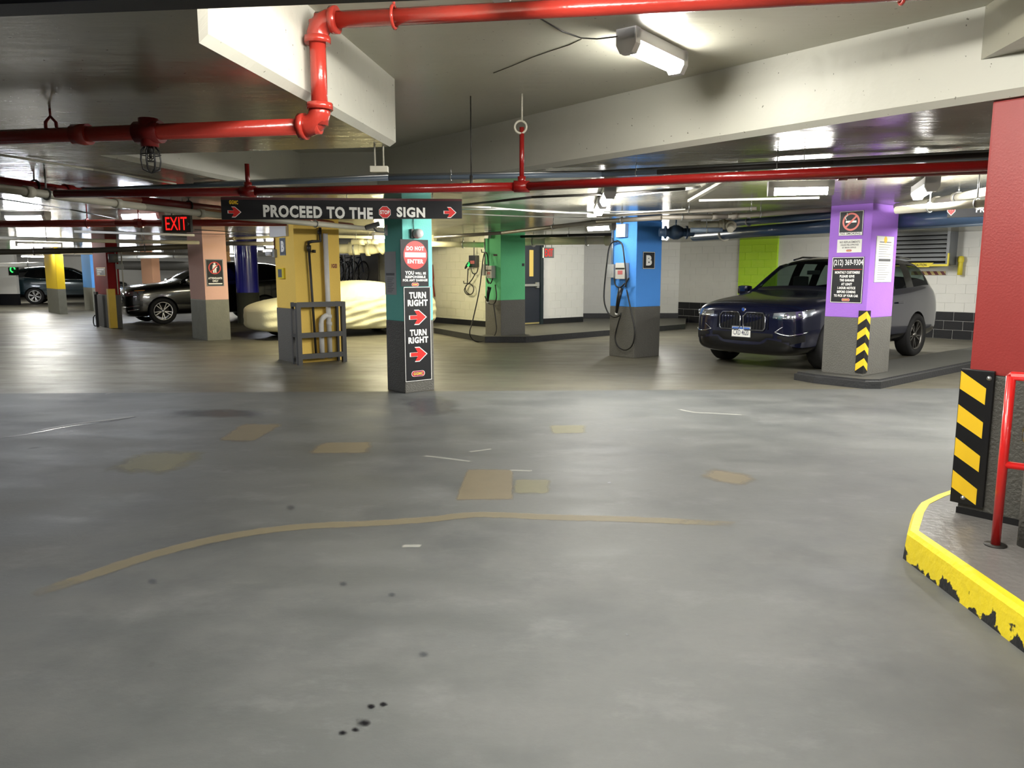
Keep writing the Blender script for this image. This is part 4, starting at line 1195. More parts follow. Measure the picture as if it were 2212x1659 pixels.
# ---- the navy suv nose-out beside the purple column
bm_pos = Vector((5.37, 13.36, 0)); bm_hd = GRID + 180 - .5
M_NAVY = paint('navy_metallic', (16, 20, 48))
suv = make_car('suv', 'glossy navy suv with twin grille parked beside the purple column', bm_pos, bm_hd, M_NAVY, rims=M_RIMD, glass=M_GLASS)
sk = Skin(suv)
def kidney(y0, y1):
    # rounded outline in y-z
    o = [(y0 + .03, .60), (y1 - .03, .60), (y1, .64), (y1 + .0, .80), (y1 - .05, .865), (y0 + .05, .865), (y0, .80), (y0, .64)]
    return o
for sd in (-1, 1):
    y0, y1 = (.025, .40) if sd > 0 else (-.40, -.025)
    ol = kidney(y0, y1)
    g = MB()
    def xs(yy): return sk.front(yy, .74, .012).x
    pts = [(sk.front(yy, z, .014).x, yy, z) for yy, z in ol]
    g.tube(pts, .014, 6, closed=True)
    gf = g.build('grille_frame', mat('smoked_chrome', (120, 122, 128), .15, .9), suv)
    nb = 8
    MB().add([(sk.front(yy, z, .004).x, yy, z) for yy, z in ol], [list(range(len(ol)))]).build('grille_mesh', M_ARCH, gf)
    for k in range(nb):
        yy = y0 + (y1 - y0) * (k + .7) / (nb + .4)
        MB().bar(sk.front(yy, .615, .006), sk.front(yy, .85, .006), .012, .022, up=(1, 0, 0)).build('slat', mat('slat_gloss', (34, 36, 42), .2, .5), gf)
    lm = sk.patch([(sd * .43, .79), (sd * .60, .785), (sd * .78, .80), (sd * .90, .835)], [(sd * .44, .865), (sd * .60, .885), (sd * .78, .90), (sd * .93, .92)], M_HLB, 'head_lamp', .008)
    for (yv, z) in ((sd * .60, .838), (sd * .76, .850)):
        c_ = sk.front(yv, z, .004)
        MB().lathe([(0, .024), (.018, .022), (.030, .010), (.036, -.012)], 'x', c_, 16).build('projector', M_LIGHTI, lm)
    sk.tube([(sd * .46, .80), (sd * .62, .798), (sd * .80, .815)], .007, M_CHROME, 'light_strip', .012)
    sk.tube([(sd * .80, .905), (sd * .92, .925)], .007, M_CHROME, 'light_strip', .012)
    # side intake blades
    sk.tube([(sd * .47, .585), (sd * .56, .555), (sd * .66, .545), (sd * .80, .575), (sd * .86, .60)], .009, M_CHROME, 'intake_blade', .006)
    sk.tube([(sd * .47, .585), (sd * .52, .63), (sd * .56, .665)], .008, M_CHROME, 'intake_blade', .006)
    sk.patch([(sd * .50, .40), (sd * .66, .41), (sd * .84, .46)], [(sd * .50, .54), (sd * .66, .525), (sd * .84, .555)], M_ARCH, 'air_intake', .004)
    sk.tube([(sd * .70, .30), (sd * .80, .315), (sd * .90, .36)], .012, mat('dark_skid', (58, 60, 66), .3, .6), 'corner_trim', .004)
    MB().tube([(-.2, sd * .69, 1.685), (-.5, sd * .695, 1.735), (-1.2, sd * .69, 1.735), (-1.75, sd * .68, 1.70)], .016, 6).build('roof_rail', M_TRIM, suv)
    for (x, z) in ((.32, .93), (-.72, .96)):
        MB().cbox((x - .11, sd * 1.0 - .012, z - .015), (x + .11, sd * 1.0 + .022, z + .015), .01).build('door_handle', M_NAVY, suv)
sk.patch([(-.46, .37), (0, .36), (.46, .37)], [(-.44, .56), (0, .56), (.44, .56)], M_ARCH, 'lower_grille', .004)
sk.tube([(-.62, .33), (-.3, .32), (0, .32), (.3, .32), (.62, .33)], .014, mat('dark_skid', (58, 60, 66), .3, .6), 'skid_trim')
PX = sk.front(0, .56, 0).x
pl_ = MB().box((PX + .012, -.16, .49), (PX + .022, .16, .64)).build('number_plate', M_WHITE, suv)
MB().box((PX + .002, -.17, .48), (PX + .016, .17, .655)).build('plate_frame', M_CHROME, pl_)
MB().box((PX + .018, -.155, .605), (PX + .0235, .155, .636)).build('plate_band', mat('plate_blue', (70, 110, 190), .4), pl_)
MB().lathe([(.0, .02), (.032, .018), (.04, .0)], 'x', sk.front(0, .905, -.004), 20).build('bonnet_emblem', M_CHROME, suv)
MB().lathe([(.0, .0215), (.024, .0205)], 'x', sk.front(0, .905, -.004), 20).build('emblem_disc', mat('emblem_blue', (30, 70, 160), .3), suv)
MB().cbox((.34, -.11, 1.43), (.37, .11, 1.50), .01).build('rear_view_mirror', M_BLACK, suv)

# ---- black suv between the pink and navy columns, nose to the lane
bk = Vector((-9.40, 23.66, 0))
M_KPAINT = paint('black_metallic', (9, 9, 11))
bsuv = make_car('suv', 'glossy black suv with silver spoke wheels behind the pink column', bk, GRID + 180, M_KPAINT, rims=M_RIM, glass=M_GLASSD, sx=1.02, sz=1.04, levels=2)
sb = Skin(bsuv)
for sd in (-1, 1):
    lm = sb.patch([(sd * .48, .80), (sd * .70, .80), (sd * .92, .86)], [(sd * .50, .90), (sd * .70, .925), (sd * .94, .955)], M_HLB, 'head_lamp', .008)
    for (yv, z) in ((sd * .60, .85), (sd * .74, .865), (sd * .86, .89)):
        MB().lathe([(0, .024), (.03, .018), (.045, -.012)], 'x', sb.front(yv, z, .004), 14).build('projector', M_LIGHTI, lm)
    sb.tube([(sd * .80, .95), (sd * .94, .965)], .010, mat('amber_lens', (230, 150, 60), .3), 'turn_signal', .008)
    sb.tube([(sd * .48, .50), (sd * .70, .50), (sd * .90, .54)], .016, M_CHROME, 'bumper_trim')
    sb.tube([(sd * .48, .40), (sd * .70, .40), (sd * .88, .44)], .016, M_CHROME, 'bumper_trim')
    MB().cbox((.2, sd * 1.0 - .01, .97), (.42, sd * 1.0 + .02, 1.0), .008).build('door_handle', M_CHROME, bsuv)
    MB().tube([(.9, sd * .945, 1.13), (0, sd * .95, 1.155), (-1.2, sd * .945, 1.19), (-1.95, sd * .925, 1.24)], .008, 5).build('window_trim', M_CHROME, bsuv)
sb.patch([(-.42, .58), (0, .57), (.42, .58)], [(-.42, .88), (0, .90), (.42, .88)], M_ARCH, 'grille', .004)
for k in range(3):
    sb.tube([(-.42, .63 + .09 * k), (0, .63 + .09 * k), (.42, .63 + .09 * k)], .017, M_CHROME, 'grille_bar', .012)
MB().lathe([(.0, .03), (.09, .03), (.10, 0)], 'x', sb.front(0, .73, .01), 20).build('grille_badge', M_CHROME, bsuv)
sb.tube([(-.6, .34), (0, .33), (.6, .34)], .02, M_CHROME, 'skid_trim')

# ---- dark teal suv in the far row
tl = aty(160, 640, 37.2)
tsuv = make_car('suv', 'dark teal suv seen from the side behind the bright yellow column', (tl.x, tl.y, 0), 66, paint('dark_teal_metallic', (22, 44, 52)), rims=M_RIM, glass=M_GLASSD, spokes=12, levels=1)
stl = Skin(tsuv)
for sd in (-1, 1):
    MB().tube([(.9, sd * .95, 1.10), (0, sd * .95, 1.13), (-1.3, sd * .945, 1.17), (-1.95, sd * .92, 1.24), (-1.7, sd * .84, 1.52)], .014, 5).build('window_trim', M_CHROME, tsuv)
    stl.patch([(sd * .48, .80), (sd * .90, .85)], [(sd * .5, .89), (sd * .93, .93)], M_LIGHTI, 'head_lamp', .01)
stl.patch([(-.42, .58), (.42, .58)], [(-.42, .86), (.42, .86)], mat('bright_grille', (140, 142, 146), .25, .8), 'grille', .01)
stl.tube([(-.8, .36), (0, .34), (.8, .36)], .03, M_CHROME, 'bumper_trim')

# ---- low car under a cream cover
SED = [dict(x=2.18, zb=.34, zt=.60, belt=.55, w=.42), dict(x=2.15, zb=.22, zt=.70, belt=.62, w=.66), dict(x=2.02, zb=.18, zt=.78, belt=.68, w=.80), dict(x=1.7, zb=.16, zt=.86, belt=.76, w=.88), dict(x=1.2, zb=.15, zt=.93, belt=.83, w=.90),
       dict(x=.9, zb=.15, zt=.97, belt=.86, w=.905), dict(x=.35, zb=.15, zt=1.18, belt=.92, w=.90), dict(x=0, zb=.15, zt=1.275, belt=.94, w=.90), dict(x=-.5, zb=.15, zt=1.30, belt=.95, w=.90), dict(x=-.95, zb=.15, zt=1.26, belt=.95, w=.90),
       dict(x=-1.5, zb=.16, zt=1.09, belt=.93, w=.89), dict(x=-1.85, zb=.18, zt=.99, belt=.90, w=.86), dict(x=-2.15, zb=.20, zt=.93, belt=.84, w=.80), dict(x=-2.25, zb=.24, zt=.85, belt=.76, w=.66), dict(x=-2.28, zb=.36, zt=.74, belt=.68, w=.40)]
me = loft_car(SED, lambda i, j: 0, 'car_cover')
me = apply_mods(me, [], 3)
for v in me.vertices:                       # drape folds
    x, y_, z = v.co
    k = max(0, min(1, (1.15 - z) / .8)); s = 1 if y_ > 0 else -1
    if abs(y_) > .35:
        f1 = math.sin(x * 9 + z * 7 + 1.3 * math.sin(z * 6)) * .006 + math.sin(x * 17 - z * 11) * .003
        if z > .80: f1 += (abs(math.sin((x + z * .9 + .06 * math.sin(x * 5)) * 13)) - .6) * -.055 * min(1, (z - .8) / .15) * min(1, max(0, (1.28 - z) / .12))
        if z < .84: f1 += .010 * math.sin(34 * (z + .16 * x + .04 * math.sin(2.3 * x)))
        sag = .05 * math.exp(-((z - (.62 + .12 * math.sin(x * 1.3))) / .07) ** 2) - .03 * math.exp(-((z - .45) / .08) ** 2)
        v.co.y += s * (f1 * (.5 + k) + sag * .35)
    elif z > .5:
        v.co.z += .005 * math.sin(x * 3.1 + y_ * 4)
    if z < .3: v.co.z += .015 * math.sin(x * 3.1) + .006 * math.sin(x * 11)
me.materials.clear(); me.materials.append(mat('cream_cover_cloth', (226, 222, 184), 0.75, var=0.05, scale=4, bump=0.25, bscale=30))
for p_ in me.polygons: p_.use_smooth = True
# nose px 525, near side towards the lane
cv = Vector((-4.05, 18.35, 0))
cover = thing('covered_car', 'low car under a draped cream cloth cover behind the mustard column', 'car', cv, R(90 - (GRID + 180)))
o = link('car_cover', me, cover)
for x in (1.3, -1.3):
    for sd in (-1, 1):
        b = MB().lathe([(.0, -.1), (.3, -.1), (.32, -.06), (.32, .06), (.3, .1), (0, .1)], 'y', seg=24)
        w_ = b.build('wheel', M_TYRE, cover); w_.location = (x, sd * .68, .32)
# ================================================================== SIGNS AND FITTINGS
_tc = {}
def text_mesh(s, bold=0.03):
    k = (s, bold)
    if k not in _tc:
        cu = bpy.data.curves.new('lettering', 'FONT'); cu.body = s; cu.size = 1; cu.offset = bold; cu.resolution_u = 3; cu.space_character = 1 + bold * 2.6
        cu.extrude = 0.0
        ob = bpy.data.objects.new('tmp_text', cu); COL.objects.link(ob)
        bpy.context.view_layer.update()
        dg = bpy.context.evaluated_depsgraph_get()
        me = bpy.data.meshes.new_from_object(ob.evaluated_get(dg), depsgraph=dg)
        bpy.data.objects.remove(ob)
        xs = [v.co.x for v in me.vertices] or [0, 1]; ys = [v.co.y for v in me.vertices] or [0, 1]
        _tc[k] = (me, min(xs), max(xs), min(ys), max(ys))
    return _tc[k]

def text(parent, s, x0, x1, z0, z1, y, m, bold=0.03, name='lettering', keep=False):
    me, a, b, c, d = text_mesh(s, bold)
    me = me.copy()
    sx = (x1 - x0) / (b - a); sz = (z1 - z0) / (d - c)
    if keep: sx = min(sx, sz * 1.05)
    xo = (x0 + x1) / 2 - sx * (a + b) / 2
    for v in me.vertices:
        v.co = Vector((xo + v.co.x * sx, y, z0 + (v.co.y - c) * sz))
    me.materials.clear(); me.materials.append(m)
    return link(name, me, parent)

def board(name, label, face, tl, br, m, cat='sign', th=.006, out=0.0, border=None, bm_=None, group=None):
    u0, z1 = face.uv(*tl); u1, z0 = face.uv(*br)
    t = facething(name, label, cat, face, u0, z0, out + .001, group)
    W, H = u1 - u0, z1 - z0
    MB().box((0, -th, 0), (W, 0, H)).build('board', m, t)
    if border:
        b = border
        MB().box((b * .5, -th - .0012, b * .5), (W - b * .5, -th, b * 1.3)).box((b * .5, -th - .0012, H - b * 1.3), (W - b * .5, -th, H - b * .5)).box((b * .5, -th - .0012, b * .5), (b * 1.3, -th, H - b * .5)).box((W - b * 1.3, -th - .0012, b * .5), (W - b * .5, -th, H - b * .5)).build('border', bm_ or M_WHITE, t)
    t['_w'] = W; t['_h'] = H
    return t, W, H, -th - .0015

def disc(parent, cx, cz, rx, rz, y, m, name='disc', seg=32, n=None):
    seg = n or seg
    off = math.pi / seg if n else 0
    v = [(cx + rx * math.cos(2 * math.pi * k / seg + off), y, cz + rz * math.sin(2 * math.pi * k / seg + off)) for k in range(seg)]
    return MB().add(v, [list(range(seg))]).build(name, m, parent)

def arrow(parent, x0, x1, z0, z1, y, m=None, edge=None, name='arrow', down=False):
    W, H = x1 - x0, z1 - z0
    pts = [(0, .36), (.45, .36), (.28, 0), (.55, 0), (1, .5), (.55, 1), (.28, 1), (.45, .64), (0, .64)]
    if down: pts = [(b, 1 - a) for a, b in pts]
    def shape(k):
        cx = sum(p[0] for p in pts) / len(pts); cz = .5
        return [(x0 + W * (cx + (p[0] - cx) * k), z0 + H * (cz + (p[1] - cz) * k)) for p in pts]
    if edge:
        MB().xzprism([(x0 + W * (p[0] * 1.14 - .07), z0 + H * (p[1] * 1.14 - .07)) for p in pts], y + .0004, y + .001).build('arrow_edge', edge, parent)
    return MB().xzprism([(x0 + W * p[0], z0 + H * p[1]) for p in pts], y - .0006, y).build(name, m or M_RED, parent)

def pill(parent, cx, cz, w, h, y, name='logo', word='GGMC'):
    def shp(k):
        out = []
        r = h / 2 * k; hw = w / 2 * k - r
        for i in range(9): a = -math.pi / 2 + math.pi * i / 8; out.append((cx + hw + r * math.cos(a), cz + r * math.sin(a)))
        for i in range(9): a = math.pi / 2 + math.pi * i / 8; out.append((cx - hw + r * math.cos(a), cz + r * math.sin(a)))
        return out
    o = MB().xzprism(shp(1), y - .0004, y).build(name, M_WHITE, parent)
    MB().xzprism(shp(.93), y - .0009, y).build('logo_ring', mat('logo_red', (196, 40, 70), .5), o)
    MB().xzprism(shp(.72), y - .0014, y).build('logo_field', mat('logo_violet', (120, 60, 120), .5), o)
    text(o, word, cx - w * .36, cx + w * .36, cz - h * .26, cz + h * .26, y - .0022, M_YEL, .04)
    return o

# ---- teal column: do not enter, turn right
f = teal.fr
t, W, H, y = board('sign', 'black do not enter sign with red disc on the teal column', f, (864, 516.5), (925.5, 618), M_SIGNK)
cx, cz = f.uv(896.5, 551); cx -= f.uv(864, 516.5)[0]; cz -= f.uv(925.5, 618)[1]
rx = (f.uv(922, 551)[0] - f.uv(871, 551)[0]) / 2
disc(t, cx, cz, rx, rx, y, M_RED, 'red_disc')
text(t, 'DO NOT', cx - rx * .74, cx + rx * .74, cz + rx * .32, cz + rx * .62, y - .001, M_WHITE, .05)
MB().box((cx - rx * .88, y - .001, cz - rx * .16), (cx + rx * .88, y, cz + rx * .18)).build('white_bar', M_WHITE, t)
text(t, 'ENTER', cx - rx * .68, cx + rx * .68, cz - rx * .60, cz - rx * .30, y - .001, M_WHITE, .05)
hh_ = cz - rx
text(t, 'YOU', W * .14, W * .46, hh_ - .068, hh_ - .022, y - .001, M_WHITE, .05)
text(t, 'WILL BE', W * .50, W * .90, hh_ - .066, hh_ - .036, y - .001, M_WHITE, .04)
text(t, 'RESPONSIBLE', W * .15, W * .88, hh_ - .108, hh_ - .078, y - .001, M_WHITE, .04)
text(t, 'FOR ANY DAMAGE', W * .06, W * .95, hh_ - .148, hh_ - .118, y - .001, M_WHITE, .04)
pill(t, W * .5, hh_ - .185, W * .26, .045, y)
t, W, H, y = board('sign', 'black turn right sign with two red arrows on the teal column', f, (870.8, 619.8), (932.5, 820), M_SIGNK, border=.008)
def fy(k): return H * (1 - k)
for k0 in (.055, .447):
    text(t, 'TURN', W * .20, W * .82, fy(k0 + .068), fy(k0), y, M_WHITE, .05)
    text(t, 'RIGHT', W * .14, W * .88, fy(k0 + .147), fy(k0 + .079), y, M_WHITE, .05)
    arrow(t, W * .22, W * .80, fy(k0 + .335), fy(k0 + .195), y, M_RED, M_WHITE)
pill(t, W * .48, fy(.918), W * .5, H * .062, y)
# strobe on top
su, sz = f.uv(893, 505)
st = facething('alarm_strobe', 'grey alarm strobe above the do not enter sign', 'alarm', f, su, sz, .0)
MB().cbox((-.05, -.035, -.055), (.03, 0, .055), .006).build('back_box', mat('dark_grey_box', (70, 76, 74), .5), st)
MB().lathe([(0, -.115), (.035, -.11), (.055, -.09), (.06, -.035)], 'y', (.03, 0, 0), 20).build('lens', mat('frosted_lens', (205, 205, 205), .25), st)
MB().tube([(-.0, -.01, .055), (-.005, -.01, .12), (.0, -.005, .2)], .004, 6).build('wire', M_DARKM, st)
# paper notice on the shaded side
f = teal.fl
t, W, H, y = board('notice', 'pale grey paper notice on the shaded side of the teal column', f, (831, 544), (857, 637), mat('grey_paper', (176, 178, 182), .6), cat='notice', th=.003)
MB().box((W * .1, y, H * .45), (W * .85, 0, H * .505)).build('heading_bar', mat('faded_ink', (90, 90, 96), .6), t)
for k in range(9):
    MB().box((W * .2, y, H * (.06 + .04 * k)), (W * (.6 + .2 * ((k * 7) % 3) / 2), 0, H * (.06 + .04 * k) + .006)).build('text_line', mat('faded_ink', (90, 90, 96), .6), t)
# bullet camera
cu_, cz_ = f.uv(836, 497)
c = facething('security_camera', 'white bullet security camera on the teal column', 'camera', f, cu_, cz_, .0)
MB().box((-.015, -.02, -.065), (.015, 0, .065)).build('bracket', M_LAMPB, c)
MB().bar((0, -.01, -.03), (-.06, -.11, -.02), .018, .018).bar((-.06, -.11, -.02), (-.09, -.13, .02), .018, .018).build('arm', M_LAMPB, c)
MB().cyl((-.03, -.09, .075), (-.15, -.20, .03), .030, 14).build('barrel', M_LAMPB, c)
MB().cyl((-.14, -.19, .034), (-.158, -.207, .027), .026, 14).build('lens', M_BLACK, c)

# ---- overhead black sign
sl, sr = aty(479, 474, 8.2), aty(998, 472, 9.05)
fs_ = Face((sl.x, sl.y), math.degrees(math.atan2(sr.x - sl.x, sr.y - sl.y)))
Ls = (Vector((sr.x, sr.y)) - Vector((sl.x, sl.y))).length
t = facething('overhead_sign', 'long black overhead sign telling drivers to proceed to the stop sign', 'sign', fs_, 0, 0)
def zb(u): return sl.z + (sr.z - sl.z) * u / Ls
zt0, zt1 = fs_.uv(478, 431)[1], fs_.uv(998, 434.5)[1]
def ztp(u): return zt0 + (zt1 - zt0) * u / Ls
MB().add([(0, 0, zb(0)), (Ls, 0, zb(Ls)), (Ls, 0, ztp(Ls)), (0, 0, ztp(0)), (0, .05, zb(0)), (Ls, .05, zb(Ls)), (Ls, .05, ztp(Ls)), (0, .05, ztp(0))], [(0, 1, 2, 3), (7, 6, 5, 4), (0, 4, 5, 1), (3, 2, 6, 7), (0, 3, 7, 4), (1, 5, 6, 2)]).build('board', M_SIGNK, t)
MB().bar((0, .025, ztp(0) + .012), (Ls, .025, ztp(Ls) + .012), .06, .024).build('top_rail', mat('maroon_rail', (74, 28, 32), .4), t)
def spx(x0, y0, x1, y1):
    a = fs_.uv(x0, y1); b = fs_.uv(x1, y0); return a[0], b[0], a[1], b[1]
x0, x1, z0, z1 = spx(569, 448.5, 805, 469); text(t, 'PROCEED TO THE', x0, x1, z0, z1, -.002, M_WHITE, .045)
x0, x1, z0, z1 = spx(857, 448.5, 918, 469); text(t, 'SIGN', x0, x1, z0, z1, -.002, M_WHITE, .045)
x0, x1, z0, z1 = spx(819, 446, 843.5, 471)
disc(t, (x0 + x1) / 2, (z0 + z1) / 2, (z1 - z0) * .54, (z1 - z0) * .54, -.001, M_WHITE, 'octagon_edge', n=8)
disc(t, (x0 + x1) / 2, (z0 + z1) / 2, (z1 - z0) * .50, (z1 - z0) * .50, -.002, M_RED, 'red_octagon', n=8)
text(t, 'STOP', x0 + .012, x1 - .012, (z0 + z1) / 2 - .022, (z0 + z1) / 2 + .022, -.003, M_WHITE, .04)
x0, x1, z0, z1 = spx(494, 448, 519, 468); arrow(t, x0, x1, z0, z1, -.002, M_RED, M_WHITE)
x0, x1, z0, z1 = spx(960, 449, 984, 469); arrow(t, x0, x1, z0, z1, -.002, M_RED, M_WHITE)
x0, x1, z0, z1 = spx(495, 433, 514, 441); text(t, 'GGMC', x0, x1, z0, z1, -.002, M_YEL, .05, 'logo')
for k in (.13, .5, .87):
    MB().cyl((Ls * k, .025, ztp(Ls * k)), (Ls * k, .025, ZL), .005, 6).build('hanger_rod', M_STEEL, t)

# ---- second overhead sign beyond the purple column
a, b = aty(2046, 470, 8.3), aty(2240, 466, 7.9)
f2 = Face((a.x, a.y), math.degrees(math.atan2(b.x - a.x, b.y - a.y)))
L2 = 1.9
t = facething('overhead_sign', 'black overhead sign with downward red arrow partly hidden by the bright red column', 'sign', f2, 0, 0)
zz0, zz1 = a.z, f2.uv(2046, 444)[1]
MB().box((0, 0, zz0), (L2, .05, zz1)).build('board', M_SIGNK, t)
def s2(x0, y0, x1, y1):
    p = f2.uv(x0, y1); q_ = f2.uv(x1, y0); return p[0], q_[0], p[1], q_[1]
x0, x1, z0, z1 = s2(2046.5, 447, 2063.5, 465); arrow(t, x0, x1, z0, z1, -.002, M_RED, M_WHITE, down=True)
x0, x1, z0, z1 = s2(2108, 446, 2119.5, 459)
text(t, 'PROCEED TO THE', x0, x0 + (x1 - x0) * 13.5, z0, z1, -.002, M_WHITE, .03)
for k in (.15, .85):
    MB().cyl((L2 * k, .025, zz1), (L2 * k, .025, ZL), .005, 6).build('hanger_rod', M_STEEL, t)

# ---- exit signs
M_EXIT = lampmat('exit_red_glow', (255, 30, 26), 1.3)
def exit_sign(label, x0, y0, x1, y1, Y0, a, hang, chevron=False, dep=.05, glow=M_EXIT):
    p = aty(x0, y1, Y0); fc = Face((p.x, p.y), a)
    u1, z1 = fc.uv(x1, y0); z0 = p.z
    t = facething('exit_sign', label, 'sign', fc, 0, z0)
    W, H = u1, z1 - z0
    MB().cbox((0, 0, 0), (W, dep, H), .004).build('housing', mat('exit_housing_grey', (96, 96, 92), .5), t)
    MB().box((-.012, -.003, 0), (0, dep, H)).build('side_cap', M_LAMPB, t)
    text(t, 'EXIT', W * .1, W * .88, H * .14, H * .88, -.003, glow, .0)
    if chevron:
        MB().xzprism([(W * .90, H * .38), (W * .97, H * .48), (W * .90, H * .58), (W * .915, H * .48)], -.003, -.001).build('chevron', M_WHITE, t)
    for k in hang:
        MB().cyl((W * k, dep / 2, H), (W * k, dep / 2, ZL - z0), .006, 6).build('hanger_rod', M_DARKM, t)
    return t
exit_sign('large glowing red exit sign hung by the pink column', 353, 464, 410, 502.5, 9.75, 100, (.3, .7), True)
exit_sign('small glowing red exit sign over the navy exit door', 1175, 535, 1197, 557, 18.4, 70, (.2, .8))

# ---- purple column
f = purple.fl
t, W, H, y = board('sign', 'square black no smoking sign on the purple column', f, (1815, 457), (1863.5, 508), M_SIGNK, border=.007)
r0 = W * .36; cx, cz = W * .5, H * .56
MB().ring(cx, cz, r0 * .80, r0, y - .001, y + .001).bar((cx - r0 * .62, y - .0012, cz - r0 * .62), (cx + r0 * .62, y - .0012, cz + r0 * .62), .002, r0 * .2, up=(-1, 0, 1)).build('ban_ring', mat('pale_red_print', (226, 120, 110), .5), t)
MB().box((cx - r0 * .62, y - .0008, cz - r0 * .10), (cx + r0 * .62, y, cz + r0 * .12)).build('cigarette', M_WHITE, t)
MB().tube([(cx - r0 * .55, y - .001, cz + r0 * .2), (cx - r0 * .7, y - .001, cz + r0 * .5), (cx - r0 * .45, y - .001, cz + r0 * .7), (cx - r0 * .5, y - .001, cz + r0 * 1.0)], r0 * .05, 5).build('smoke_wisp', M_WHITE, t)
MB().box((.012, y - .0003, .012), (W - .012, y + .0005, H * .135)).build('caption_band', M_WHITE, t)
text(t, 'NO SMOKING', W * .08, W * .92, H * .045, H * .125, y - .001, M_SIGNK, .03)
t, W, H, y = board('notice', 'small white no replacements notice on the purple column', f, (1809.5, 518), (1860.8, 545), mat('white_card', (224, 224, 218), .5), cat='notice', th=.003)
M_INK = mat('grey_ink', (84, 84, 86), .6)
text(t, 'NO REPLACEMENTS', W * .1, W * .92, H * .72, H * .88, y, M_INK, .02)
text(t, 'UNLESS PRE-APPROVED', W * .14, W * .88, H * .52, H * .64, y, M_INK, .02)
text(t, 'BY MAIN OFFICE', W * .22, W * .78, H * .32, H * .44, y, M_INK, .02)
pill(t, W * .5, H * .15, W * .24, H * .17, y)
t, W, H, y = board('sign', 'tall black phone number sign for monthly customers on the purple column', f, (1799, 555.5), (1861.5, 655.5), M_SIGNK, border=.008)
text(t, '(212) 369-9304', W * .05, W * .97, H * .785, H * .945, y, M_WHITE, .015)
MB().box((W * .05, y, H * .725), (W * .95, y + .001, H * .735)).build('red_rule', M_RED, t)
for k, (s, w_) in enumerate((('MONTHLY CUSTOMERS', .78), ('PLEASE GIVE', .46), ('THE GARAGE', .45), ('AT LEAST', .34), ('1-HOUR NOTICE', .56), ('BEFORE COMING', .58), ('TO PICK UP YOUR CAR', .76))):
    zc = H * (.665 - k * .0845)
    text(t, s, W * (.5 - w_ / 2), W * (.5 + w_ / 2), zc - H * .028, zc + H * .028, y, M_WHITE, .045)
pill(t, W * .5, H * .07, W * .25, H * .065, y)
f = purple.fr
t, W, H, y = board('notice', 'long white framed notice on the lit side of the purple column', f, (1893.5, 509), (1924, 609.5), mat('white_card', (224, 224, 218), .5), cat='notice', th=.006, border=.003, bm_=mat('charcoal_frame', (50, 50, 54), .5))
disc(t, W * .5, H * .92, W * .09, W * .09, y, M_YEL, 'yellow_logo')
MB().box((W * .18, y, H * .862), (W * .84, y + .001, H * .878)).build('text_line', M_INK, t)
MB().box((W * .18, y, H * .455), (W * .86, y + .001, H * .51)).build('heading_bar', M_INK, t)
for k in range(16):
    zz = H * (.06 + .05 * k)
    if .44 * H < zz < .53 * H or zz > .83 * H: continue
    MB().box((W * .15, y, zz), (W * (.6 + .25 * ((k * 5) % 4) / 3), y + .001, zz + H * .008)).build('text_line', M_INK, t)
# corner guard with chevrons
def corner_guard(k, x_l, x_r, y_t, y_b, label, n=4, w=.075, plain=None):
    z1 = k.fr.uv(k_px(k), y_t)[1]; z0 = k.fr.uv(k_px(k), y_b)[1]
    t = thing('corner_guard', label, 'corner guard', (k.c - k.fr.d * .004 - gA * .004) * 1.0, k.fr.rz)
    t.location.z = 0
    th = .014
    base = M_BLACK if plain is None else plain
    MB().box((-th, -th, z0), (w, 0, z1)).box((-th, 0, z0), (0, w, z1)).build('guard_body', base, t)
    if plain is None:
        H = z1 - z0; p = H / n; sl_ = p * .42
        for i in range(n):
            zc = z0 + p * i + p * .10
            hb = p * .46
            MB().add([(-th - .001, -th - .001, zc + sl_), (w - .002, -th - .001, zc), (w - .002, -th - .001, zc + hb), (-th - .001, -th - .001, zc + hb + sl_)], [(0, 1, 2, 3)]).add([(-th - .001, -th - .001, zc + sl_), (-th - .001, w - .002, zc), (-th - .001, w - .002, zc + hb), (-th - .001, -th - .001, zc + hb + sl_)], [(0, 3, 2, 1)]).build('chevron', M_YEL, t)
    return t
def k_px(k):
    d = k.c
    dep = d.y * math.cos(PITCH) + CAM_H * math.sin(PITCH) * 0 + (CAM_H) * math.sin(PITCH)
    return CX + FPX * d.x / dep
corner_guard(purple, 1855, 1880, 672, 806, 'black and yellow chevron corner guard on the purple column', w=.095)
corner_guard(redl, 238, 259, 624, 709, 'plain yellow corner guard on the dark red column', w=.16, plain=mat('guard_yellow', (226, 190, 70), .5, var=.15))

# ---- big red column: striped board
f = redr_face
z1 = f.uv(2103, 797)[1]; z0 = f.uv(2080, 1086)[1]
t = facething('hazard_board', 'black board with slanted yellow stripes on the bright red column base', 'hazard board', f, -.035, z0, .004)
Wb = .165; Hb = z1 - z0
MB().cbox((0, -.022, 0), (Wb, 0, Hb), .006).build('board', M_BLACK, t)
p = Hb / 4.05
for i in range(4):
    zc = p * i + p * .03
    MB().xzprism([(.004, zc + p * .42), (Wb * .80, zc + p * .02), (Wb * .80, zc + p * .50), (.004, zc + p * .95)], -.0235, -.021).build('stripe', M_YEL, t)
for bx, bz in ((Wb * .86, Hb - .04), (Wb * .4, .035)):
    MB().lathe([(0, 0), (.012, .004), (.014, .012)], 'y', (bx, -.03, bz), 10).build('bolt', M_STEEL, t)

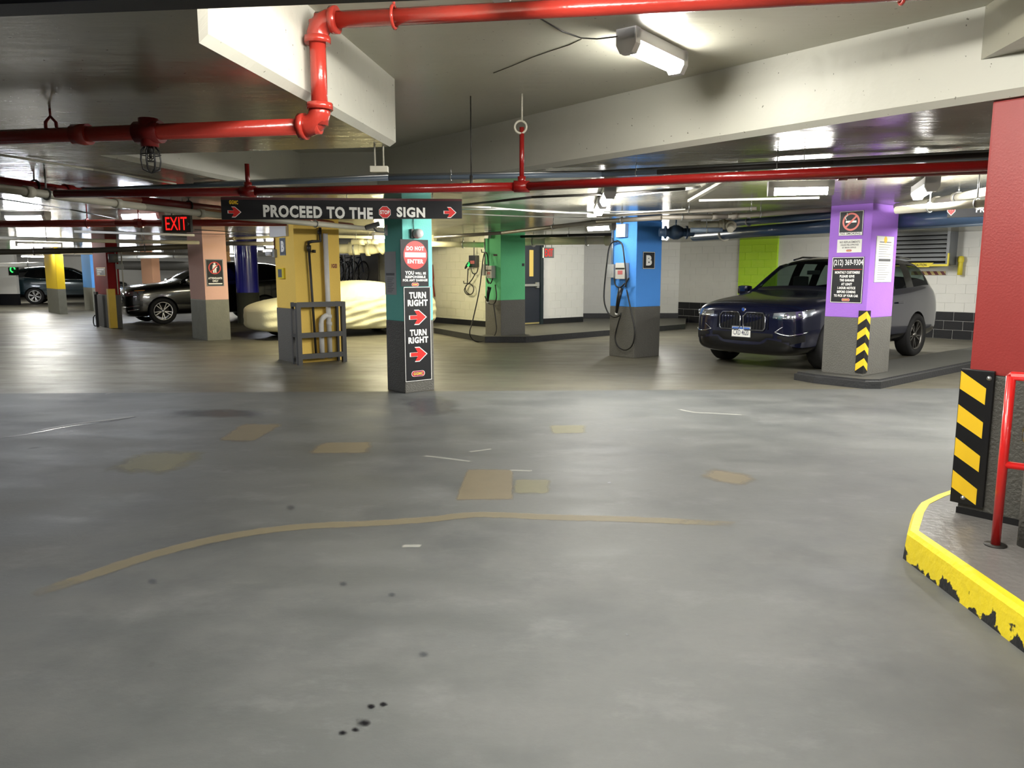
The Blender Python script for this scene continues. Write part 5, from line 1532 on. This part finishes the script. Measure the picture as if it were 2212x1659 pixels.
# ---- red handrail and black capped bollard
rp = atz(2150, 1178, KZ)
zr = aty(2196, 812, rp.y).z; zm = aty(2172, 1003, rp.y).z
M_HRAIL = mat('handrail_red', (204, 32, 30), 0.3, coat=0.4)
rail = thing('handrail', 'red tubular handrail on the yellow edged island', 'handrail', rp)
ex = dirv(128) * 1.6
zr -= KZ; zm -= KZ
MB().cyl((0, 0, 0), (0, 0, zr), .021, 14).build('post', M_HRAIL, rail)
MB().lathe([(0, 0), (.05, 0), (.05, .006), (.0, .006)], seg=14).build('foot_plate', M_DARKM, rail)
MB().cyl((ex.x, ex.y, 0), (ex.x, ex.y, zr), .021, 14).build('post', M_HRAIL, rail)
MB().tube([(0, 0, zr - .0), (.0, 0, zr), tuple(ex + Vector((0, 0, zr)))], .021, 14).build('top_rail', M_HRAIL, rail)
MB().cyl((0, 0, zm), tuple(ex + Vector((0, 0, zm))), .018, 14).build('mid_rail', M_HRAIL, rail)
bp_ = atz(2222, 1180, KZ)
bo = thing('bollard', 'grey bollard with shiny black dome cap behind the handrail', 'bollard', bp_)
zb_ = aty(2222, 960, bp_.y).z - KZ
MB().cyl((0, 0, 0), (0, 0, zb_), .05, 16).build('post', M_GREYB, bo)
MB().lathe([(.055, zb_ - .01), (.07, zb_ + .02), (.072, zb_ + .07), (.05, zb_ + .115), (0, zb_ + .13)], seg=20).build('cap', mat('black_gloss_cap', (12, 12, 14), .12, coat=1), bo)

# ---- mustard column: pipes, guard rail, signs
f = yellow.fr
t = facething('wall_pipe', 'dark iron pipe with elbow and valve on the mustard column', 'pipe', f, 0, 0, 0)
def fp(x, y_, out): u, z = f.uv(x, y_); return (u, -out, z)
MB().tube([fp(662, 523, .07), fp(671, 650, .07), (f.uv(676, 690)[0], -.07, .08)], .020, 10).build('run', M_DARKM, t)
MB().tube([fp(662, 524, .07), fp(670, 522, .07), fp(688, 521, .07), fp(687, 500, .07), fp(687, 492, .07)], .024, 10).build('run', M_DARKM, t)
MB().cyl(fp(663, 530, .07), fp(663, 542, .07), .036, 12).build('fitting', M_DARKM, t)
MB().cyl(fp(686, 506, .07), fp(686, 498, .07), .034, 12).build('fitting', M_DARKM, t)
MB().cyl(fp(664, 543, .07), fp(674, 543, .07), .010, 8).cyl(fp(674, 540, .07), fp(674, 546, .07), .03, 10).build('valve_handle', M_DARKM, t)
t = facething('wall_pipe', 'white wrapped drain pipe with branch on the mustard column', 'pipe', f, 0, 0, 0)
M_WPIPE = mat('white_pipe_wrap', (206, 204, 200), .5, var=.1, scale=9)
ub = f.uv(707, 740)[0]
MB().cyl((f.uv(697, 505)[0], -.09, f.uv(697, 505)[1]), (ub, -.09, .06), .042, 14).build('run', M_WPIPE, t)
ux = f.uv(690, 745)[0]; uz = f.uv(703, 683)[1]
MB().tube([(ub, -.09, uz + .02), (ub - .06, -.09, uz + .01), (ux + .05, -.09, uz - .01), (ux + .008, -.09, uz - .05), (ux, -.09, uz - .12), (ux, -.09, .06)], .042, 14).build('branch', M_WPIPE, t)
for zz in (uz, uz - .12):
    MB().cyl((ub, -.09, zz - .03), (ub, -.09, zz + .03), .05, 14).build('coupling', M_WPIPE, t)
# guard frame stands clear of the face
OUT = .24
fg = f.shifted(OUT)
gu0, gu1 = fg.uv(648, 780)[0], fg.uv(744, 780)[0]
gz1 = fg.uv(640, 654)[1]
t = facething('guard_rail', 'dark grey welded guard frame around the mustard column pipes', 'guard rail', fg, gu0, 0, 0)
M_GRD = mat('charcoal_guard_paint', (64, 64, 64), .5, var=.1)
Wg = gu1 - gu0
for x in (0, Wg):
    MB().box((x - .035, -.03, 0), (x + .035, .03, gz1)).build('post', M_GRD, t)
for zz in (gz1 - .035, .47, .13):
    MB().box((0, -.028, zz - .04), (Wg, .028, zz + .04)).build('rail', M_GRD, t)
for x in (0, Wg):
    for zz in (gz1 - .035, .47):
        MB().box((x - .02, .03, zz - .03), (x + .02, OUT - .005, zz + .03)).build('side_rail', M_GRD, t)
    MB().box((x - .02, OUT - .05, 0), (x + .02, OUT - .01, gz1)).build('rear_post', M_GRD, t)
text(facething('stencil', 'small red stencilled number on the mustard column', 'stencil', f, 0, 0, 0), 'IGEI', f.uv(716, 579)[0], f.uv(728, 579)[0], f.uv(716, 579)[1], f.uv(716, 570)[1], -.003, mat('dark_red_print', (120, 36, 30), .6), .05)
f = yellow.fl
t, W, H, y = board('sign', 'grey letter B sign on the mustard column', f, (604, 514), (618, 551.5), mat('slate_sign', (92, 98, 108), .5), border=.007, bm_=mat('pale_border', (176, 180, 186), .5))
text(t, 'B', W * .24, W * .78, H * .2, H * .82, y, M_WHITE, .06)
t, W, H, y = board('notice', 'small yellow framed notice on the mustard column', f, (603, 579), (617, 602), mat('sign_yellow', (228, 206, 48), .5), cat='notice', th=.03)
MB().box((W * .08, y, H * .12), (W * .70, y + .001, H * .88)).build('print', mat('slate_sign', (92, 98, 108), .5), t)
MB().box((0, -.012, 0), (.0, 0, 0))
# white box and camera on the top of that side
t, W, H, y = board('junction_box', 'white panel box at the top of the mustard column', f, (588, 489), (624, 510), M_LAMPB, cat='box', th=.05)
cu_, cz_ = f.uv(596, 548)
c = facething('security_camera', 'small grey camera on the mustard column beside the letter B', 'camera', f, cu_, cz_, 0)
MB().cbox((-.05, -.05, -.06), (.05, 0, .07), .006).build('back_box', M_GREYM, c)
MB().cyl((-.05, -.04, .0), (-.15, -.10, -.0), .04, 14).build('barrel', M_LAMPB, c)
MB().cyl((-.148, -.099, 0), (-.158, -.105, 0), .03, 14).build('lens', M_BLACK, c)
MB().tube([(0, -.02, .07), (.0, -.02, .17), (.005, -.02, .26)], .012, 6).build('conduit', mat('maroon_rail', (74, 28, 32), .4), c)

# ---- letter B on the blue column
f = blue.fr
t, W, H, y = board('sign', 'black letter B sign on the bright blue column', f, (1388.5, 543.5), (1413.5, 581), M_SIGNK, border=.009)
text(t, 'B', W * .27, W * .75, H * .2, H * .8, y, M_WHITE, .06)

# ---- pink column sign
f = pink.fr
t, W, H, y = board('sign', 'black attendants only sign with red ban ring on the pink column', f, (443.5, 560), (484, 618), M_SIGNK, border=.010, bm_=mat('pale_border', (176, 180, 186), .5))
r0 = W * .36; cx, cz = W * .5, H * .68
pg = MB().xzprism([(cx - .09 * W, cz - r0 * .8), (cx - .02 * W, cz - r0 * .8), (cx, cz - r0 * .1), (cx + .02 * W, cz - r0 * .8), (cx + .09 * W, cz - r0 * .8), (cx + .10 * W, cz + r0 * .0), (cx + .16 * W, cz + r0 * .05), (cx + .10 * W, cz + r0 * .5), (cx - .10 * W, cz + r0 * .5), (cx - .13 * W, cz - .1 * r0)], y - .0005, y + .001)
pg.build('walker_pictogram', M_WHITE, t)
disc(t, cx, cz + r0 * .68, W * .06, W * .06, y - .0006, M_WHITE, 'pictogram_head')
MB().ring(cx, cz, r0 * .84, r0, y - .0016, y).bar((cx - r0 * .62, y - .0018, cz - r0 * .62), (cx + r0 * .62, y - .0018, cz + r0 * .62), .002, r0 * .17, up=(-1, 0, 1)).build('ban_ring', mat('ban_red', (206, 52, 48), .5), t)
text(t, 'ATTENDANTS', W * .1, W * .9, H * .26, H * .335, y, M_WHITE, .05)
text(t, 'ONLY', W * .34, W * .68, H * .155, H * .235, y, M_WHITE, .05)
MB().box((W * .1, y - .0006, H * .07), (W * .9, y, H * .115)).build('text_line', M_WHITE, t)

# ---- dark red column sign and conduits
f = redl.fl
t, W, H, y = board('sign', 'small yellow and black lettered sign on the dark red column', f, (208, 578), (229, 596), mat('sign_yellow2', (226, 168, 48), .5))
MB().box((.02, y, .02), (W - .02, y + .001, H - .02)).build('print_field', M_SIGNK, t)
for k in range(3):
    MB().box((W * .1, y - .001, H * (.66 - .26 * k)), (W * (.86, .6, .4)[k], y, H * (.82 - .26 * k))).build('text_line', M_WHITE, t)
f = redl.fr
t = facething('conduit', 'pair of pale conduits with junction box on the dark red column', 'conduit', f, 0, 0, .004)
for xx in (.22, .36):
    MB().cyl((xx, -.02, .9), (xx, -.02, 2.1), .015, 8).build('run', M_PIPEW, t)
MB().cbox((.2, -.06, 1.55), (.40, 0, 1.68), .006).build('junction_box', M_GREYM, t)
MB().cyl((.14, -.125, 1.72), (.14, -.125, 1.94), .12, 16).build('drum', mat('grey_duct', (122, 122, 118), .5), t)
# steel bracket stand by the dark red column
p = atz(216, 706, 0)
t = thing('guard_rail', 'dark steel guard post with hose loop beside the dark red column', 'guard rail', p - gA * .1 - gB * .05, R(90 - 140.5))
MB().box((-.16, -.03, 0), (-.08, .03, .95)).build('post', M_GRD, t)
MB().box((-.16, -.03, .88), (.10, .03, .95)).build('rail', M_GRD, t)
MB().tube([(-.1, -.05, .32), (-.26, -.06, .26), (-.32, -.06, .12), (-.24, -.06, .03), (-.05, -.06, .03)], .014, 7).build('hose', M_BLACK, t)

# ---- car chargers
def poly_cable(face, px, out, r=.012, close=False):
    P = []
    for q_ in px:
        oo = q_[2] if len(q_) > 2 else out
        u, z = face.shifted(oo).uv(q_[0], q_[1]); P.append(Vector((u, -oo, z)))
    # smooth
    S = []
    n = len(P)
    for i in range(n - 1):
        a, b, c, d = P[max(i - 1, 0)], P[i], P[i + 1], P[min(i + 2, n - 1)]
        for k in range(5):
            s = k / 5
            S.append(0.5 * ((2 * b) + (c - a) * s + (2 * a - 5 * b + 4 * c - d) * s * s + (3 * b - a - 3 * c + d) * s ** 3))
    S.append(P[-1])
    return MB().tube(S, r, 7)
M_CHG = mat('charger_grey', (176, 176, 170), .45)
def charger(label, face, box, disconnect, plug, cables, hook, bodym=None):
    t = facething('car_charger', label, 'charger', face, 0, 0, .014 if bodym else .004)
    (x0, y0, x1, y1) = box
    u0, z1 = face.uv(x0, y0); u1, z0 = face.uv(x1, y1)
    MB().cbox((u0, -.11, z0), (u1, -.001, z1), .012).build('charger_box', bodym or M_CHG, t)
    MB().box((u0 + .01, -.114, z1 - .11), (u1 - .01, -.10, z1 - .085)).build('dark_band', M_BLACK, t)
    MB().box((u0 + .06, -.113, z0 + .08), (u1 - .05, -.10, z1 - .13)).build('label', mat('charger_label', (170, 90, 92), .5), t)
    if disconnect:
        x0, y0, x1, y1 = disconnect
        a0, b1 = face.uv(x0, y0); a1, b0 = face.uv(x1, y1)
        MB().cbox((a0, -.09, b0), (a1, 0, b1), .006).box((a0 + .02, -.095, b0 + .06), (a1 - .04, -.088, b0 + .14)).build('disconnect_box', M_GREYM, t)
        MB().cyl(((a0 + a1) / 2, -.04, b1), ((a0 + a1) / 2, -.04, ZL - .15), .016, 8).build('conduit', M_STEEL, t)
    for i, c in enumerate(cables):
        poly_cable(face, c, .1, .013).build('cable', M_BLACK, t)
    (px_, py_), (qx, qy) = plug
    a = face.uv(px_, py_); b = face.uv(qx, qy)
    MB().tube([(a[0], -.13, a[1]), ((a[0] * .6 + b[0] * .4), -.14, a[1] * .6 + b[1] * .4), (b[0], -.12, b[1])], [.045, .038, .022], 10).build('plug', M_BLACK, t)
    MB().cyl((b[0], -.12, b[1] + .02), (b[0], -.12, b[1] - .02), .024, 10).build('white_ring', M_WHITE, t)
    h = face.uv(*hook)
    MB().tube([(h[0], 0, h[1]), (h[0], -.1, h[1]), (h[0], -.11, h[1] + .06)], .012, 7).build('hook', M_BLACK, t)
    return t
charger('car charger with looped black cable on the bright blue column', blue.fl, (1339, 568, 1359, 603), (1319, 571, 1333, 600), ((1353, 622), (1342, 677)),
        [[(1359, 600), (1353, 612), (1351, 620)], [(1333, 520), (1344, 528), (1349, 560), (1353, 600), (1352, 620)], [(1333, 520), (1318, 530), (1311, 570), (1305, 640), (1312, 672), (1325, 685), (1338, 682), (1342, 676)], [(1354, 626), (1363, 670), (1371, 715), (1366, 745), (1351, 756), (1335, 748), (1329, 728), (1335, 700), (1342, 678)], [(1327, 600), (1330, 616), (1340, 621), (1350, 612)]], (1333, 522))
f = blue.fl
t, W, H, y = board('junction_box', 'pale square junction box high on the bright blue column', f, (1338, 485), (1357, 512), mat('box_grey', (172, 176, 174), .5), cat='box', th=.08)
charger('car charger with hanging black cable on the mint green column', green.fl, (1058, 574, 1071, 601), (1048, 571, 1054, 595), ((1068, 620), (1063, 652)),
        [[(1065, 601), (1060, 612), (1054, 606), (1051, 598)], [(1049, 545), (1053, 552), (1055, 575), (1052, 604), (1056, 612)], [(1049, 545), (1044, 558), (1036, 625, .3), (1022, 690, .6), (1015, 718, .7), (1022, 734, .6), (1040, 739, .4), (1060, 734, .2), (1072, 716), (1071, 690), (1066, 655)], [(1070, 615), (1073, 640), (1068, 655), (1055, 655), (1048, 640)]], (1049, 545))
t, W, H, y = board('junction_box', 'white junction box at the top of the mint green column', green.fl, (1053, 500), (1061, 515), M_LAMPB, cat='box', th=.08)
t, W, H, y = board('notice', 'tiny dark plate on the lit side of the mint green column', green.fr, (1127.5, 569), (1132.5, 575), M_SIGNK, cat='notice', th=.004)
t, W, H, y = board('notice', 'tiny dark plate on the shaded side of the mint green column', green.fl, (1066, 549), (1074, 553), M_SIGNK, cat='notice', th=.004)
wall_chg = charger('black wall charger with green light and coiled cable on the cream wall', fw1, (1021, 552, 1036, 577), None, ((1024, 568), (1014, 580)),
        [[(1012, 580), (1011, 600), (1010, 614), (1004, 626), (1010, 636), (1021, 634), (1024, 622), (1016, 613), (1007, 618), (1008, 630), (1016, 636)], [(1018, 577), (1022, 590), (1030, 590), (1034, 578)], [(1028, 590), (1020, 605), (1011, 614)], [(1025, 552), (1025, 535), (1025, 520)]], (1010, 612), bodym=M_BLACK)
gl = fw1.uv(1022.5, 571)
MB().lathe([(0, -.17), (.05, -.165), (.06, -.14)], 'y', (gl[0], 0, gl[1]), 16).build('status_light', lampmat('green_glow', (60, 230, 110), 1.2), wall_chg)
# red extinguisher-like pull rod on the cream wall
ru, rz_ = fw1.uv(937, 600)
t = facething('fire_hose_bracket', 'thin rust red bracket hung on the cream wall beside the teal column', 'bracket', fw1, ru, rz_, .02)
MB().tube([(0, -.03, .35), (.05, -.03, .0), (.02, -.03, -.1), (.10, -.03, -.5)], .022, 8).build('rod', mat('rust_red', (140, 50, 36), .5), t)
MB().cyl((.08, -.03, -.5), (.12, -.03, -.72), .006, 6).build('chain', M_STEEL, t)

# ---- louvred heater on the right wall
OUTH = .42
fh = fw5.shifted(OUTH)
hu0, hz1 = fh.uv(1905, 492); hu1, hz0 = fh.uv(2048, 572)
t = facething('louvre_heater', 'grey louvred heater box high on the white block wall', 'heater', fh, hu0, 0, 0)
W = hu1 - hu0
M_HTR = mat('heater_grey', (124, 128, 134), .45)
MB().box((0, .12, hz0), (W, OUTH, hz1 + .02)).build('casing', M_HTR, t)
MB().box((0, 0, hz1 - .01), (W, .12, hz1 + .02)).box((0, 0, hz0), (W, .12, hz0 + .03)).box((W - .06, 0, hz0), (W, .12, hz1)).box((0, 0, hz0), (.05, .12, hz1)).build('face_frame', M_HTR, t)
MB().box((.04, .11, hz0 + .02), (W - .05, .119, hz1)).build('dark_core', M_ARCH, t)
nsl = 8
for k in range(nsl):
    zz = hz0 + .06 + (hz1 - hz0 - .09) * (k + .35) / nsl
    s = (hz1 - hz0) / nsl
    MB().add([(.05, .0, zz), (W - .06, .0, zz), (W - .06, .1, zz + s * .55), (.05, .1, zz + s * .55), (.05, .012, zz - .008), (W - .06, .012, zz - .008), (W - .06, .11, zz + s * .55 - .008), (.05, .11, zz + s * .55 - .008)], [(0, 1, 2, 3), (7, 6, 5, 4), (0, 4, 5, 1), (1, 5, 6, 2), (2, 6, 7, 3), (3, 7, 4, 0)]).build('louvre', mat('louvre_metal', (206, 210, 214), .4, .3), t)
MB().box((0, -.012, hz0 - .03), (W, .03, hz0 + .015)).box((W - .02, -.012, hz0), (W + .006, .03, hz0 + .25)).build('yellow_edge', mat('safety_yellow', (232, 214, 60), .5), t)
cu0, cz1 = fh.uv(1964, 568); cu1, cz0 = fh.uv(2017, 577)
t = facething('caution_sign', 'yellow caution tag under the louvred heater', 'sign', fh, cu0, cz0, .02)
Wc = cu1 - cu0; Hc = cz1 - cz0
MB().xzprism([(0, 0), (Wc * .82, 0), (Wc, Hc), (0, Hc)], 0, .006).build('board', mat('safety_yellow', (232, 214, 60), .5), t)
text(t, 'CAUTION', Wc * .24, Wc * .72, Hc * .2, Hc * .8, -.001, M_SIGNK, .02)
u0, z1 = fw5.uv(1970, 586); u1, z0 = fw5.uv(2043, 594)
t = facething('hazard_strip', 'red and yellow hazard strip on the white wall under the heater', 'hazard strip', fw5, u0, z0, .024)
MB().box((0, -.006, 0), (u1 - u0, 0, z1 - z0)).build('strip', mat('dull_yellow', (190, 170, 110), .5), t)
n_ = 5
for k in range(n_):
    x = (u1 - u0) * (k + .2) / n_; ww = (u1 - u0) / n_ * .5; hh = z1 - z0
    MB().xzprism([(x + .06, 0), (x + ww + .06, 0), (x + ww, hh), (x, hh)], -.008, -.005).build('stripe', mat('dull_red_stripe', (96, 30, 32), .5), t)
u0, z1 = fw5.uv(2069, 556); _, z0 = fw5.uv(2069, 594)
t = facething('gas_pipe', 'short yellow pipe with cap beside the louvred heater', 'pipe', fw5, u0 + .10, z0, .09)
MB().cyl((0, 0, 0), (0, 0, z1 - z0), .05, 12).build('run', mat('safety_yellow', (232, 214, 60), .5), t)
MB().lathe([(.0, z1 - z0 + .03), (.05, z1 - z0 + .02), (.065, z1 - z0 - .03), (.065, z1 - z0 - .10)], seg=14).build('cap', mat('safety_yellow', (232, 214, 60), .5), t)

# ---- bicycles behind bars over the covered car
fk = Face(fw1.pt(fw1.u_of(728), 0, .9), 140.5)
cz_lo = 1.12
L_ = fk.u_of(832) - fk.u_of(728)
cage = facething('storage_cage', 'black barred storage cage on the cream wall above the covered car', 'cage', fk, 0, 0, 0)
nb = 5
zc1 = fk.uv(780, 546)[1]; zc0 = fk.uv(780, 612)[1]
for k in range(nb + 1):
    MB().box((L_ * k / nb - .015, 0, 0), (L_ * k / nb + .015, .03, zc1)).build('bar', M_BLACK, cage)
MB().box((0, -.005, zc1 - .03), (L_, .035, zc1 + .01)).box((0, -.005, zc0 - .02), (L_, .035, zc0 + .02)).build('frame_rail', M_BLACK, cage)
MB().box((0, .80, 0), (L_, .84, zc1)).build('back_panel', mat('dark_backing', (98, 94, 88), .6), cage)
MB().box((0, .1, zc0 - .06), (L_, .8, zc0 - .02)).build('shelf', M_DARKM, cage)
M_BIKES = (mat('bike_black', (24, 24, 28), .3), mat('bike_grey', (88, 92, 98), .3), mat('bike_dark_blue', (36, 44, 70), .3))
BL = ('black framed bicycle in the storage cage', 'grey framed bicycle in the storage cage', 'dark blue bicycle in the storage cage')
wr = .33
for k in range(3):
    b = facething('bicycle', BL[k], 'bicycle', fk, L_ * (.16 + .10 * k), zc0 - .012, -.25 - .17 * k)
    m_ = M_BIKES[k]
    for xw in (wr, wr + .98):
        w_ = MB().tube([(xw + wr * .96 * math.cos(2 * math.pi * j / 28), 0, wr + wr * .96 * math.sin(2 * math.pi * j / 28)) for j in range(28)], .020, 7, closed=True).build('wheel', M_TYRE, b)
        s_ = MB()
        s_.tube([(xw + wr * .88 * math.cos(2 * math.pi * j / 28), 0, wr + wr * .88 * math.sin(2 * math.pi * j / 28)) for j in range(28)], .010, 6, closed=True)
        for j in range(8):
            a = math.pi * j / 8
            s_.cyl((xw - wr * .88 * math.cos(a), 0, wr - wr * .88 * math.sin(a)), (xw + wr * .88 * math.cos(a), 0, wr + wr * .88 * math.sin(a)), .003, 4)
        s_.build('rim', M_STEEL, w_)
    A_, B_, C_, D_, E_ = (wr, 0, wr), (wr + .42, 0, wr - .03), (wr + .30, 0, wr + .42), (wr + .82, 0, wr + .44), (wr + .98, 0, wr)
    fr_ = MB()
    for p_, q_ in ((A_, B_), (A_, C_), (B_, C_), (C_, D_), (B_, D_), (D_, E_)):
        fr_.cyl(p_, q_, .018, 8)
    fr_.cyl(C_, (wr + .27, 0, wr + .52), .014, 8).cyl(D_, (wr + .79, 0, wr + .56), .014, 8).build('frame', m_, b)
    MB().cbox((wr + .16, -.06, wr + .52), (wr + .40, .06, wr + .56), .02).build('saddle', M_BLACK, b)
    MB().cyl((wr + .79, -.17, wr + .56), (wr + .79, .17, wr + .56), .014, 8).build('handlebar', M_BLACK, b)

# ---- small far fittings
p = aty(28, 570, 34)
gu = fvan.uv(31, 582)
t = facething('car_charger', 'black charger with glowing green ring on the white wall end', 'charger', fvan, gu[0], gu[1], .125)
MB().tube([(.10 * math.cos(2 * math.pi * k / 16), 0, .12 * math.sin(2 * math.pi * k / 16)) for k in range(13)], .03, 7).build('glow_ring', lampmat('green_glow', (60, 230, 110), 1.2), t)
MB().box((-.2, .03, -.25), (.2, .12, .25)).build('charger_box', M_BLACK, t)
p = atz(2, 660, 0)
t = thing('bollard', 'yellow bollard in front of the white wall end', 'bollard', p + Vector((-.12, -.2, 0)))
MB().cyl((0, 0, 0), (0, 0, 1.0), .10, 14).build('post', mat('guard_yellow', (226, 190, 70), .5), t)
MB().lathe([(.1, 1.0), (.07, 1.06), (0, 1.08)], seg=14).build('cap', mat('guard_yellow', (226, 190, 70), .5), t)
# number plate lettering on the navy suv
pt = thing('tmp', None, None)
o = text(pl_, 'CXD 4620', -.135, .135, .515, .595, 0, mat('plate_ink', (60, 64, 90), .5), .01)
for v in o.data.vertices:
    v.co = Vector((PX + .0245, v.co.x, v.co.z))
bpy.data.objects.remove(pt)
for o in bpy.data.objects:
    for k in ('_w', '_h'):
        if k in o: del o[k]
